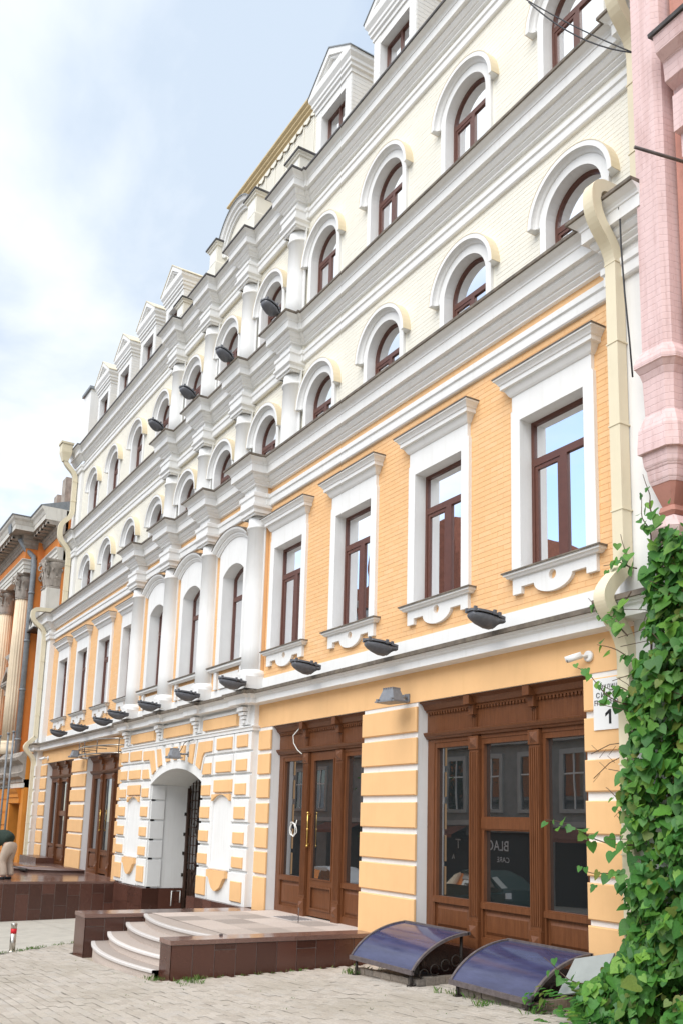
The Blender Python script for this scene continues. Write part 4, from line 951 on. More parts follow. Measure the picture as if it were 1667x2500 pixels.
# ================================================================== shop fronts
def shopfront(xl, xr, pa, pb, zb, kind):
    """three bays between xl and xr; pa, pb = centres of the two pilasters"""
    W = MB(); y = DP
    # head: cornice, dentils, fascia, lower moulding
    W.sweep([(xl+.004, y), (xr-.004, y)], [(0, 3.80), (.03, 3.80), (.035, 3.825), (.06, 3.835), (.075, 3.86), (.10, 3.905), (.14, 3.93), (.155, 3.935), (.155, 3.952), (0, 3.9525)])
    W.box(xl+.002, xr-.002, y, y+.10, 3.40, 3.951)
    W.sweep([(xl+.004, y), (xr-.004, y)], [(0, 3.40), (.02, 3.402), (.035, 3.425), (.055, 3.44), (.075, 3.475), (.08, 3.495), (.03, 3.505), (0, 3.51)])
    n = int((xr-xl)/.062)
    for i in range(n): xx = xl+.03+(xr-xl-.06)*(i+.5)/n; W.box(xx-.018, xx+.018, y-.032, y-.0005, 3.765, 3.7995)
    o = part('shopfront', W, M['wood'], BLD)
    F = MB()
    F.box(xl+.003, xl+.16, y+.012, y+.09, zb-.05, 3.40); F.box(xr-.16, xr-.003, y+.012, y+.09, zb-.05, 3.40)
    bays = [(xl+.16, pa-.10), (pa+.10, pb-.10), (pb+.10, xr-.16)]
    for i, (a, b) in enumerate(bays):
        lf = kind == 'door' and i == 1
        if lf: continue
        zt, zg = 3.27, 1.16
        F.box(a, b, y+.012, y+.09, 3.345, 3.401); F.box(a, b, y+.022, y+.08, zt, 3.346)
        F.box(a, b, y+.002, y+.09, zg-.09, zg-.015); F.box(a, b, y+.016, y+.08, zg-.016, zg)
        F.box(a, b, y+.012, y+.09, zb-.05, zb+.10)
        for xx in (a, b-.05): F.box(xx, xx+.05, y+.022, y+.08, zg, zt)
        for xx in (a, b-.03): F.box(xx, xx+.03, y+.016, y+.085, zb+.10, zg-.09)
    part('frame', F, M['wood'], o)
    for i, (a, b) in enumerate(bays):
        lf = kind == 'door' and i == 1
        if lf:
            L = MB(); z0 = zb+.012; yy = y+.015
            L.plate([rect(a+.012, b-.012, z0, 3.39), rect(a+.14, b-.14, 1.16, 3.24), rect(a+.14, b-.14, z0+.13, 1.02)], yy, yy+.05)
            L.plate([rect(a+.12, b-.12, 1.14, 3.26), rect(a+.145, b-.145, 1.165, 3.235)], yy-.012, yy)
            L.plate([rect(a+.12, b-.12, z0+.11, 1.04), rect(a+.15, b-.15, z0+.14, 1.01)], yy-.012, yy)
            part('door_leaf', L, M['wood'], o)
            q = MB(); q.plate([rect(a+.13, b-.13, 1.15, 3.25)], yy+.025, yy+.025); part('pane', q, M['shopglass'], o)
            q = MB(); q.box(a+.13, b-.13, yy+.03, yy+.04, z0+.1, 1.06); part('door_panel', q, M['wood'], o)
            q = MB(); hx = a+.06; q.tube([(hx, yy-.06, 1.72), (hx, yy-.062, 1.90), (hx, yy-.062, 2.10), (hx, yy-.06, 2.30)], .016, 8)
            for zz_ in (1.75, 2.27): q.tube([(hx, yy-.06, zz_), (hx, yy, zz_)], .012, 8)
            for zz_ in (1.72, 2.01, 2.30): q.lathe([(0.0, zz_-.03), (.022, zz_-.015), (.026, zz_), (.022, zz_+.015), (0, zz_+.03)], hx, yy-.06, 10)
            part('door_handle', q, M['brass'], o)
            q = MB()
            for zz_ in (.75, 1.75, 2.75): q.box(b-.014, b+.004, yy-.016, yy-.0, zz_, zz_+.13)
            part('hinge', q, M['steel'], o)
            continue
        tr = (i == 1)
        if tr:
            q = MB(); q.box(a, b, y+.012, y+.09, 2.12, 2.26); q.box(a+.05, b-.05, y+.022, y+.08, 2.10, 2.28); part('transom', q, M['wood'], o)
            for za, zc in ((2.28, 3.28), (1.16, 2.10)):
                q = MB(); q.plate([rect(a+.03, b-.03, za-.01, zc+.01)], y+.075, y+.075); part('pane', q, M['shopglass'], o)
        else:
            q = MB(); q.plate([rect(a+.03, b-.03, 1.15, 3.30)], y+.075, y+.075); part('pane', q, M['shopglass'], o)
        q = MB(); q.box(a, b, y+.05, y+.07, zb+.05, 1.09)
        q.add([(a+.06, y+.05, zb+.14), (b-.06, y+.05, zb+.14), (b-.06, y+.05, 1.03), (a+.06, y+.05, 1.03), (a+.10, y+.028, zb+.18), (b-.10, y+.028, zb+.18), (b-.10, y+.028, .99), (a+.10, y+.028, .99)], [(0, 1, 5, 4), (1, 2, 6, 5), (2, 3, 7, 6), (3, 0, 4, 7), (4, 5, 6, 7)])
        part('panel', q, M['wood'], o)
    for c in (pa, pb):
        q = MB(); hw = .095
        q.box(c-hw, c+hw, y-.03, y+.09, zb+.30, 3.20)
        for k_ in range(5): xx = c-.075+.0375*k_; q.box(xx-.011, xx+.011, y-.042, y-.0302, zb+.36, 3.16)
        q.box(c-hw-.005, c+hw+.005, y-.045, y+.09, 3.2003, 3.385)
        q.add([(c-.07, y-.0455, 3.22), (c+.07, y-.0455, 3.22), (c+.07, y-.0455, 3.36), (c-.07, y-.0455, 3.36), (c, y-.085, 3.29)], [(0, 1, 4), (1, 2, 4), (2, 3, 4), (3, 0, 4)])
        q.box(c-hw-.01, c+hw+.01, y-.05, y+.09, zb-.05, zb+.2995)
        q.add([(c-.07, y-.0505, zb+.08), (c+.07, y-.0505, zb+.08), (c+.07, y-.0505, zb+.24), (c-.07, y-.0505, zb+.24), (c, y-.09, zb+.16)], [(0, 1, 4), (1, 2, 4), (2, 3, 4), (3, 0, 4)])
        # bracket carrying the head
        q.box(c-.05, c+.05, y-.02, y, 3.51, 3.68)
        for k_ in range(3): xx = c-.03+.03*k_; q.box(xx-.009, xx+.009, y-.035, y-.0202, 3.50, 3.66)
        q.box(c-.055, c+.055, y-.09, y, 3.6803, 3.82); q.box(c-.06, c+.06, y-.175, y, 3.8203, 3.951)
        part('pilaster', q, M['wood'], o)
    return o
shopfront(-10.81, -7.50, -9.71, -8.53, 0.60, 'window')
shopfront(-15.51, -12.26, -14.40, -13.25, 0.51, 'door')
shopfront(-32.93, -29.55, -31.80, -30.62, 0.46, 'window')
shopfront(-27.95, -24.70, -26.82, -25.68, 0.48, 'door')
m = MB(); m.box(-10.80, -7.51, 0.04, DP+.1, -0.3, 0.549); part('shop_base', m, M['granite'], BLD)
m = MB(); m.box(-15.5, -12.27, 0.0, DP+.2, -0.2, 0.497); part('threshold', m, M['stone'], BLD)
m = MB(); m.box(-32.92, -29.56, 0.0, DP+.2, -0.2, 0.452); m.box(-27.94, -24.71, 0.0, DP+.2, -.2, .452); part('threshold', m, M['granitetop'], BLD)

# ================================================================== roof, dormers, parapets, attic
yd = U+.08
def dormer(cx):
    w, wo = .73, .50
    zb, ze, zc, za = 16.2, 18.05, 18.50, 19.15
    m = MB()
    m.plate([[(cx-w, zb), (cx-w, ze), (cx+w, ze), (cx+w, zb), (cx+wo, zb), (cx+wo, 17.83), (cx-wo, 17.83), (cx-wo, zb)]], yd, yd+.22)
    for s_ in (-1, 1): m.quad((cx+s_*w, yd+.22, zb), (cx+s_*w, yd+1.9, zb), (cx+s_*w, yd+1.9, ze), (cx+s_*w, yd+.22, ze))
    d = part('dormer', m, M['white'], BLD)
    # board courses on the side cheeks and front
    m = MB()
    for k_ in range(18):
        z0 = zb+.05+k_*.1
        m.box(cx+w, cx+w+.008, yd+.01, yd+1.5, z0, z0+.09)
        m.box(cx-w+.004, cx-wo-.004, yd-.007, yd-.0002, z0, z0+.092); m.box(cx+wo+.004, cx+w-.004, yd-.007, yd-.0002, z0, z0+.092)
    part('cladding', m, M['white'], d, kind='stuff')
    m = MB(); pth = [(cx-w, yd+1.8), (cx-w, yd), (cx+w, yd), (cx+w, yd+1.8)]
    m.sweep(pth, [(0, ze-.02), (.03, ze-.015), (.03, ze+.07), (.07, ze+.10), (.07, ze+.17), (.10, ze+.20), (.10, ze+.27), (.155, ze+.36), (.16, ze+.45), (0, ze+.46)]); part('dormer_cornice', m, M['white'], d)
    # pediment: raking mouldings, recessed field, little roof
    m = MB(); e = w+.165
    m.plate([[(cx-e, zc), (cx+e, zc), (cx+e, zc+.03), (cx, za), (cx-e, zc+.03)], [(cx-e+.30, zc+.09), (cx, za-.17), (cx+e-.30, zc+.09)]], yd-.155, yd+.02)
    m.plate([[(cx-e+.22, zc+.06), (cx, za-.12), (cx+e-.22, zc+.06)], [(cx-e+.42, zc+.12), (cx, za-.245), (cx+e-.42, zc+.12)]], yd-.11, yd+.02)
    m.plate([[(cx-e+.28, zc+.05), (cx+e-.28, zc+.05), (cx, za-.15)]], yd-.04, yd+.02); part('pediment', m, M['white'], d)
    m = MB(); e2 = e+.02
    for s_ in (-1, 1): m.add([(cx+s_*e2, yd-.175, zc+.02), (cx, yd-.175, za+.035), (cx, yd+2.1, za+.035), (cx+s_*e2, yd+2.1, zc+.02), (cx+s_*e2, yd-.175, zc-.005), (cx, yd-.175, za+.005), (cx, yd+2.1, za+.005), (cx+s_*e2, yd+2.1, zc-.005)], [(0, 1, 2, 3), (4, 5, 6, 7), (0, 1, 5, 4), (2, 3, 7, 6), (0, 3, 7, 4)])
    part('dormer_roof', m, M['zinc'] if cx > -24 else M['pipe'], d)
    f = MB(); f.plate([rect(cx-wo, cx+wo, zb, 17.83), rect(cx-wo+.06, cx-.03, zb+.06, 17.77), rect(cx+.03, cx+wo-.06, zb+.06, 17.77)], yd+.17, yd+.23); part('dormer_window', f, M['frame'], d)
    f = MB(); f.plate([rect(cx-wo+.04, cx+wo-.04, zb+.04, 17.79)], yd+.20, yd+.20); part('pane', f, M['glass'], d)
for cx in (CXU[0], CXU[1], CXU[2], CXU[3], CXU[7], CXU[8], CXU[9], CXU[10]): dormer(cx-.02)
# steep lower roof and the flat above
m = MB(); m.add([(XL+.1, U+.25, 16.25), (XR, U+.25, 16.25), (XR, U+2.1, 19.0), (XL+.1, U+2.1, 19.0), (XR, 12, 19.3), (XL+.1, 12, 19.3)], [(0, 1, 2, 3), (3, 2, 4, 5)]); part('roof', m, M['roofcream'], BLD)
m = MB(); m.box(XL+.05, XR, U-.01, U+.4, 16.226, 16.29); part('roof_edge', m, M['flashdark'], BLD)
# parapet pier at the left end
m = MB(); m.box(-34.3, -33.35, U-.02, U+.75, 16.29, 18.75); part('parapet_pier', m, M['white'], BLD)
m = MB(); m.box(-34.4, -33.27, U-.1, U+.83, 18.7503, 18.86); part('pier_cap', m, M['zinc'], BLD)
# pedestals above the columns
for i, (c, tall) in enumerate(((-15.98, 0), (-18.17, 1), (-20.50, 1), (-22.82, 0))):
    y0 = U-.36; b = .245; zt = 17.30 if tall else 16.86
    m = MB()
    m.box(c-b, c+b, y0, U+.3, 16.2, zt)
    m.sweep([(c-b, U+.3), (c-b, y0), (c+b, y0), (c+b, U+.3)], [(0, 16.2), (.045, 16.2), (.045, 16.70), (.02, 16.73), (0, 16.74)] if tall else [(0, 16.2), (.03, 16.2), (.03, 16.36), (0, 16.38)])
    m.sweep([(c-b, U+.3), (c-b, y0), (c+b, y0), (c+b, U+.3)], [(0, zt-.10), (.035, zt-.09), (.04, zt-.05), (.075, zt-.03), (.075, zt), (0, zt+.001)])
    p = part('pedestal', m, M['cream'], BLD)
    q = MB(); q.box(c-b+.06, c+b-.06, y0-.016, y0-.001, 16.78 if tall else 16.42, zt-.16); part('pedestal_panel', q, M['white'], p)
    q = MB(); q.box(c-b-.1, c+b+.1, y0-.1, U+.32, zt+.002, zt+.045); part('pedestal_cap', q, M['flashdark'], p)
# arched attic between the two middle pedestals
cxa, hw_, zs_ = -19.33, 1.05, 16.9; rs_ = 1.0
Ra = (hw_*hw_+rs_*rs_)/(2*rs_); za_ = zs_+rs_-Ra
m = MB(); m.plate([[(cxa-hw_, 16.2), (cxa+hw_, 16.2)]+arc(cxa, za_, Ra, 0.05, pi-.05, 20)], U-.10, U+.3); part('attic_field', m, M['cream'], BLD)
m = arch_sweep([(-.22, .10), (-.22, .16), (-.16, .17), (-.15, .21), (-.08, .22), (-.05, .27), (.02, .29), (.04, .31), (.04, -.3)], cxa, Ra, za_, 0.05, pi-.05, 24, U); part('attic_moulding', m, M['white'], BLD)
m = arch_sweep([(.041, -.3), (.041, .33), (.065, .33), (.065, -.3)], cxa, Ra, za_, 0.05, pi-.05, 24, U); part('attic_flashing', m, M['zinc'], BLD)
m = MB(); m.plate([arc(cxa-.1, 16.75, .22, 0, 2*pi, 20)[:-1], arc(cxa-.1, 16.75, .12, 0, 2*pi, 16)[:-1]], U-.15, U-.08); part('attic_rosette', m, M['white'], BLD)
# penthouse behind, slatted wall under a deep eave
px0, px1, py = -21.75, -16.55, U+.70
m = MB(); m.box(px0+.15, px1-.15, py+.05, py+4, 16.3, 19.75); part('penthouse_wall', m, M['roofcream'], BLD)
pnl = []
npn = 10
for i in range(npn):
    a = px0+(px1-px0)*i/npn; b = px0+(px1-px0)*(i+1)/npn
    m = MB(); m.box(a+.01, a+.05, py-.03, py+.05, 16.5, 19.3)
    for k_ in range(38):
        z0 = 16.35+k_*.078; m.box(a+.055, b+.005, py-.012, py+.03, z0, z0+.064)
    part('slat_panel', m, M['cream'], BLD)
m = MB(); m.box(px0, px1, py+.045, py+.05, 16.3, 19.4); part('slat_backing', m, M['slatback'], BLD)
m = MB(); m.sweep([(px0+.1, py+3), (px0+.1, py), (px1-.1, py), (px1-.1, py+3)], [(0, 19.36), (.04, 19.38), (.04, 19.43), (.09, 19.47), (.09, 19.52), (.14, 19.56), (.14, 19.61), (.20, 19.66), (.20, 19.71), (0, 19.8)]); part('penthouse_eave', m, M['gold'], BLD)
m = MB()
for i in range(15):
    xx = px0+.1+(px1-px0-.2)*i/14; m.plate([[(xx-.15, 19.37), (xx+.15, 19.37), (xx+.15, 19.27), (xx+.02, 19.22), (xx-.15, 19.32)]], py-.06, py-.04)
part('scalloped_valance', m, M['cream'], BLD)

# ================================================================== right terrace with curved steps
TER = thing('entrance_terrace', (-13.8, -1.8, 0), 'entrance terrace with curved pinkish steps between dark brown granite side walls', 'terrace')
RW0, RW1, RWY = -12.20, -11.81, -3.30      # right side wall
LW0, LW1, LWY = -15.93, -15.36, -3.44      # left side wall
TZ = 0.50
m = MB(); m.box(RW0+.012, RW1-.012, RWY+.012, -0.05, -0.35, TZ-.055); part('side_wall', m, M['grout'], TER)
m = MB(); m.box(LW0+.012, LW1-.012, LWY+.012, -0.22, -0.6, TZ-.055); part('side_wall', m, M['grout'], TER)
rc = random.Random(5)
def coping(x0, x1, y0, y1, z, L):
    y = y0
    while y < y1-.02:
        yb = min(y1, y+L); 
        if y1-yb < .3: yb = y1
        m = MB(); m.box(x0-.012, x1+.012, y+(-.012 if y == y0 else .0015), yb-.0015, z-.055, z+.006); part('coping_slab', m, M['granitetop'], TER); y = yb
coping(RW0, RW1, RWY, -0.05, TZ, .95); coping(LW0, LW1, LWY, -0.22, TZ, 1.05)
zf = lambda xx: (lambda y: gz(xx, y)-.05)
y = RWY+.012
hts = [None, None, .36, None, None, None, .33, None, None, .4]
tiles_x(RW1-.012, RWY, -0.06, 0, TZ-.058, .323, TER, zf(RW1), hts, thick=.012)
tiles_x(LW1-.012, LWY, -0.25, 0, TZ-.058, .34, TER, zf(LW1), [.30, None, .33, None], thick=.012)
for (a, b, yy) in ((RW0, RW1, RWY), (LW0, LW1, LWY)):
    m = MB(); m.box(a, b, yy, yy+.014, gz(a, yy)-.08, TZ-.057); part('granite_tile', m, M['granite'], TER)
# curved treads
XC, HS = -13.62, 1.74
def edge_y(x, y_side, sag):
    R_ = (HS*HS+sag*sag)/(2*sag); return y_side+R_-sag-sqrt(max(0, R_*R_-(x-XC)**2))-(R_-sqrt(R_*R_-HS*HS)-sag)*0
def edge(x, ys, sag):
    R_ = (HS*HS+sag*sag)/(2*sag); return ys-(sqrt(R_*R_-(x-XC)**2)-(R_-sag))
steps = [(-2.40, .495, 0.0), (-2.71, .36, 0.0), (-3.02, .215, 0.0), (-3.285, .07, 0.0)]
sags = [.28, .28, .28, .27]
xs_ = [LW1+.002+(RW0-LW1-.004)*i/40 for i in range(41)]
for i, (ys, z, _) in enumerate(steps):
    back = 0.0 if i == 0 else steps[i-1][0]+.06
    m = MB(); front = [(x, edge(x, ys, sags[i])) for x in xs_]
    n_ = len(front)
    bk = [(x, (-.002 if i == 0 else edge(x, steps[i-1][0], sags[i-1])+.10)) for x in xs_]
    vs = [(x, y, z) for x, y in front]+[(x, y, z) for x, y in bk]
    m.add(vs, [(k_, k_+1, n_+k_+1, n_+k_) for k_ in range(n_-1)])
    part('platform' if i == 0 else 'step', m, M['stone'], TER)
    q = MB()
    vs = []
    for x, y in front:
        vs += [(x, y+.045, z+.0035), (x, y-.012, z+.0035), (x, y-.022, z-.006), (x, y-.022, z-.035), (x, y-.012, z-.044), (x, y+.02, z-.044)]
    q.add(vs, [(6*k_+j, 6*k_+6+j, 6*k_+7+j, 6*k_+1+j) for k_ in range(n_-1) for j in range(5)])
    part('nosing', q, M['stoneedge'], TER)
    q = MB(); zl = (steps[i+1][1] if i < 3 else -0.25)
    vs = []
    for x, y in front: vs += [(x, y+.012, z-.044), (x, y+.012, zl)]
    q.add(vs, [(2*k_, 2*k_+2, 2*k_+3, 2*k_+1) for k_ in range(n_-1)])
    part('riser', q, M['stone'], TER)
# joints between the paving slabs on the platform as thin dark lines cut in: individual slabs lying on the bed
slab = MB(); slab_me = None
for i in range(5):
    for j in range(4):
        x0 = LW1+.004+(RW0-LW1-.008)*i/5; x1 = LW1+.004+(RW0-LW1-.008)*(i+1)/5; y0 = -2.28+j*.57; y1 = y0+.57
        if y1 > -.02: y1 = -.02
        m = MB(); m.box(x0+.002, x1-.002, y0+.002, y1-.002, TZ+.0005, TZ+.0045); part('paving_slab', m, M['stone'], TER)
# foot grate in front of the door
m = MB(); m.box(-14.36, -13.60, -.47, .0, TZ+.0046, TZ+.009)
for k_ in range(7): m.box(-14.32, -13.64, -.44+.06*k_, -.415+.06*k_, TZ+.0092, TZ+.013, 1)
part('foot_grate', m, [M['stoneedge'], M['rustgrey']], TER)
m = MB(); m.tube([(-13.366, -.482, TZ), (-13.366, -.482, TZ+.24)], .008, 6); part('door_stop_rod', m, M['rustgrey'], TER)
m = MB(); m.box(RW0+.06, RW0+.10, -2.45, -2.41, TZ+.006, TZ+.03); m.box(LW1-.1, LW1-.02, -2.5, -2.42, TZ-.13, TZ-.11); part('fixing_stub', m, M['rustgrey'], TER)

# ================================================================== left terrace
LT = thing('entrance_terrace', (-28.5, -1.8, 0), 'polished dark granite terrace at the far left in front of the brown shop doors', 'terrace')
m = MB(); m.box(-33.3, -23.83, -3.70, -0.01, -1.6, .39); part('side_wall', m, M['grout'], LT)
tiles_x(-23.83, -3.70, -0.01, -0.75, .392, .323, LT, None, [.15, -.2, None, .14, -.23, .137, -.15, .1, None, .15, -.1], seed=4)
for i in range(12):
    m = MB(); m.box(-33.3+i*.78, -33.3+(i+1)*.78-.004, -3.712, -3.699, -1.6, .392); part('granite_tile', m, M['granite'], LT)
for i in range(6):
    for j in range(3):
        m = MB(); m.box(-33.3+9.48*i/6+.002, -33.3+9.48*(i+1)/6-.002, -3.72+3.71*j/3+.002, -3.72+3.71*(j+1)/3-.002, .393, .45); part('coping_slab', m, M['granitetop'], LT)
# raised kerb walls and quarter round step seen beyond
m = MB(); m.box(-33.3, -30.9, -.62, -.03, .4505, .72); part('inner_kerb', m, M['granite'], LT)
m = MB(); m.box(-30.6, -27.2, -2.55, -2.33, .4505, .60); m.box(-30.6, -27.2, -2.58, -2.30, .6005, .63); part('low_wall', m, M['granite'], LT)
m = MB(); m.lathe([(1.9, .4505), (1.9, .52), (1.95, .525), (1.95, .55), (0.01, .551)], -28.9, -.1, 28, -pi, 0); part('round_step', m, M['granitetop'], LT)
m = MB(); m.tube([(-33, -1.75, .53), (-30, -1.85, .53), (-27.3, -1.72, .53)], .05, 8); part('lying_rail', m, M['iron'], LT)

# ================================================================== light well canopies
def skylight(x0, x1, zb, zf_, label):
    g0 = gz((x0+x1)/2, -.9)
    t = thing('light_well_canopy', ((x0+x1)/2, -.9, g0), label, 'canopy', 'light well canopies at the foot of the wall')
    yb, yf = -0.10, -1.0
    def prof(s):   # s 0 back .. 1 front
        a = s*radians(64); R_ = (yb-yf)/sin(radians(64)); dzt = R_*(1-cos(radians(64)))
        return yb-R_*sin(a), zb-(zb-zf_)*((1-cos(a))/(1-cos(radians(64))))*0.86-(zb-zf_)*0.14*s
    N_ = 16; P = [prof(i/N_) for i in range(N_+1)]
    m = MB()
    vs = [];
    for y, z in P: vs += [(x0+.02, y, z), (x1-.02, y, z)]
    m.add(vs, [(2*i, 2*i+1, 2*i+3, 2*i+2) for i in range(N_)], 0, True)
    part('sheet', m, M['poly'], t)
    for xx in (x0, x1-.035):
        m = MB(); vs = []
        for y, z in P: vs += [(xx, y, z-.02), (xx+.035, y, z-.02), (xx+.035, y, z+.018), (xx, y, z+.018)]
        m.add(vs, [(4*i+j, 4*i+(j+1) % 4, 4*i+4+(j+1) % 4, 4*i+4+j) for i in range(N_) for j in range(4)]+[(0, 1, 2, 3), (4*N_+3, 4*N_+2, 4*N_+1, 4*N_)])
        part('frame_arch', m, M['rustgrey'], t)
    m = MB(); m.box(x0, x1, yf-.025, yf+.015, zf_-.045, zf_+.012); m.box(x0, x1, yb-.02, yb+.02, zb-.02, zb+.022); part('frame_rail', m, M['rustgrey'], t)
    for xx, yy, zt in ((x0+.09, yf+.04, zf_), (x1-.09, yf+.04, zf_), (x1-.09, yb-.06, zb), (x0+.09, yb-.06, zb)):
        m = MB(); m.tube([(xx, yy, gz(xx, yy)-.05), (xx, yy, zt-.01)], .021, 8); m.box(xx-.04, xx+.04, yy-.04, yy+.04, gz(xx, yy)-.01, gz(xx, yy)+.012); part('leg', m, M['iron'], t)
    m = MB(); m.box(x0+.12, x1-.12, yf+.16, yf+.19, zf_-.05, zf_+.13); part('inner_bar', m, M['iron'], t)
    # scrolled side grille
    m = MB()
    for k_ in range(4):
        yy = -.28-.17*k_; zc = g0+.16+.05*(3-k_)
        m.tube([(x1-.05, yy+.07*cos(a), zc+.07*sin(a)) for a in [i*pi/5 for i in range(10)]], .009, 5)
    m.tube([(x1-.05, yb-.06, g0+.05), (x1-.05, yf+.04, g0+.05)], .011, 5)
    part('side_grille', m, M['iron'], t)
    # brick curb round the well
    nb = int((x1-x0)/.2); bw = (x1-x0)/nb
    for i in range(nb):
        xx = x0+bw*i; gg = gz(xx, -.88)
        for c_ in range(2):
            m = MB(); o = .012*rc.random(); m.box(xx+.004, xx+bw-.006, -.93+o+c_*.012, -.80, gg-.06+c_*.075, gg-.06+c_*.075+.071); part('brick', m, M['curb'], t)
    m = MB(); gg = gz(x1, -.4)
    for i in range(5): m.box(x1-.11, x1-.0, -.79+i*.155, -.79+i*.155+.148, gg-.06, gg+.09)
    part('side_curb', m, M['curb'], t)
    m = MB(); m.box(x0+.02, x1-.12, -.79, -.02, g0-.06, g0+.01); part('well_bottom', m, M['black'], t)
    return t
skylight(-10.94, -9.50, .765, .335, 'curved blue canopy over a light well, the one beside the granite terrace wall')
skylight(-8.765, -7.40, .775, .352, 'curved blue canopy over a light well, the one partly hidden by the green vine')

# ================================================================== bollard
by = -4.28; bx = -16.72; bz_ = gz(bx, by)
BO = thing('bollard', (bx, by, bz_), 'short steel bollard with a red band standing on the pavement', 'bollard')
m = MB(); m.lathe([(.052, bz_-.02), (.050, bz_+.30)], bx, by, 20); m.lathe([(.050, bz_+.38), (.050, bz_+.46), (.042, bz_+.475), (.0, bz_+.478)], bx, by, 20); part('post', m, M['steel'], BO)
m = MB(); m.lathe([(.0512, bz_+.30), (.0512, bz_+.38)], bx, by, 20); part('red_band', m, M['red'], BO)
m = MB(); m.lathe([(.072, bz_-.01), (.072, bz_+.006), (.052, bz_+.010)], bx, by, 20); part('foot_ring', m, M['steel'], BO)

# ================================================================== drain pipes (square section)
def square_pipe(mb, pts, hw, hd, mi=0):
    """pts (x,y,z) path in a plane of constant x; rectangular section hw along x"""
    P = [Vector(p) for p in pts]; vs = []
    for i, p in enumerate(P):
        d = (P[min(i+1, len(P)-1)]-P[max(i-1, 0)]).normalized(); nx = Vector((1, 0, 0)); nn = d.cross(nx).normalized()
        # mitre length
        if 0 < i < len(P)-1:
            d1 = (P[i]-P[i-1]).normalized(); c = max(.5, d1.dot(d)); k_ = hd/c
        else: k_ = hd
        vs += [p-nx*hw-nn*k_, p+nx*hw-nn*k_, p+nx*hw+nn*k_, p-nx*hw+nn*k_]
    mb.add(vs, [(4*i+j, 4*i+(j+1) % 4, 4*i+4+(j+1) % 4, 4*i+4+j) for i in range(len(P)-1) for j in range(4)]+[(3, 2, 1, 0), (4*len(P)-4, 4*len(P)-3, 4*len(P)-2, 4*len(P)-1)], mi)
def curve_pts(pts, n=6):
    """round the corners of a polyline"""
    P = [Vector(p) for p in pts]; out = [P[0]]
    for i in range(1, len(P)-1):
        a = P[i]+(P[i-1]-P[i])*min(.45, .22/max(.01, (P[i-1]-P[i]).length)); b = P[i]+(P[i+1]-P[i])*min(.45, .22/max(.01, (P[i+1]-P[i]).length))
        for k_ in range(n+1): t_ = k_/n; out.append(a*(1-t_)**2+P[i]*2*t_*(1-t_)+b*t_*t_)
    out.append(P[-1]); return out
def drainpipe(x, ytop, yw, ztop, z1t, z1b, zbot, label, hw=.075, hd=.075, ribs=True):
    t = thing('drainpipe', (x, yw, zbot), label, 'drainpipe', 'square cream drainpipes')
    m = MB(); pts = [(x, ytop+.95, ztop+.02), (x, ytop, ztop-.02), (x, ytop, ztop-.42), (x, yw, ztop-.80), (x, yw, z1t)]
    square_pipe(m, curve_pts(pts, 7), hw, hd); part('upper_pipe', m, M['pipe'], t)
    m = MB(); pts = [(x, yw, z1t+.02), (x, yw-.0, z1t-.0), (x, yw-.32, z1t-.30), (x, yw-.32, z1b+.25), (x, yw+.02, z1b-.08), (x, yw+.02, zbot)]
    square_pipe(m, curve_pts(pts, 7), hw+.004, hd); part('lower_pipe', m, M['pipe'], t)
    zz_ = ztop-.95
    while zz_ > z1t:
        m = MB(); m.box(x-hw-.012, x+hw+.012, yw-hd-.008, yw+hd+.06, zz_-.012, zz_+.004); part('clamp', m, M['pipe'], t); zz_ -= 1.02
    zz_ = z1b-.5
    while zz_ > zbot+.2:
        m = MB(); m.box(x-hw-.016, x+hw+.016, yw+.02-hd-.008, yw+.02+hd+.06, zz_-.012, zz_+.004); part('clamp', m, M['pipe'], t); zz_ -= .95
    return t
drainpipe(-6.665, -.62, -.27, 9.70, 5.02, 4.30, .3, 'square cream drainpipe at the right end of the front, half covered by the vine')
drainpipe(-33.98, -.78, -.29, 9.75, 4.92, 4.22, -.3, 'square cream drainpipe at the left end of the lower floors beside the orange building')
def upper_pipe(x, z_mid, label):
    t = thing('drainpipe', (x, U-.25, 9.7), label, 'drainpipe', 'square cream drainpipes')
    m = MB(); z3 = 13.02
    pts = [(x, U-.66, 16.05), (x, U-.66, 15.72), (x, U-.22, 15.30), (x, U-.22, 13.62), (x, U-.62, 13.22), (x, U-.62, 12.62), (x, U-.22, 12.2), (x, U-.22, 9.75)]
    square_pipe(m, curve_pts(pts, 6), .085, .085); part('pipe', m, M['pipe'], t)
    m = MB(); y_ = U-.66
    for (za, zb, wa, wb) in ((15.75, 16.10, .10, .20), (16.10, 16.42, .20, .21), (16.42, 16.50, .24, .25)):
        m.add([(x-wa, y_-wa, za), (x+wa, y_-wa, za), (x+wa, y_+wa, za), (x-wa, y_+wa, za), (x-wb, y_-wb, zb), (x+wb, y_-wb, zb), (x+wb, y_+wb, zb), (x-wb, y_+wb, zb)], [(0, 1, 5, 4), (1, 2, 6, 5), (2, 3, 7, 6), (3, 0, 4, 7), (4, 5, 6, 7)])
    part('hopper', m, M['pipe'], t)
    for zz_ in (15.0, 14.2, 11.6, 10.6):
        m = MB(); m.box(x-.1, x+.1, U-.315, U-.1, zz_-.012, zz_+.004); part('clamp', m, M['pipe'], t)
upper_pipe(-33.95, 13.0, 'square cream drainpipe with a hopper at the left end of the upper floors')
upper_pipe(-6.75, 13.0, 'square cream drainpipe at the right end of the upper floors beside the pink tower')

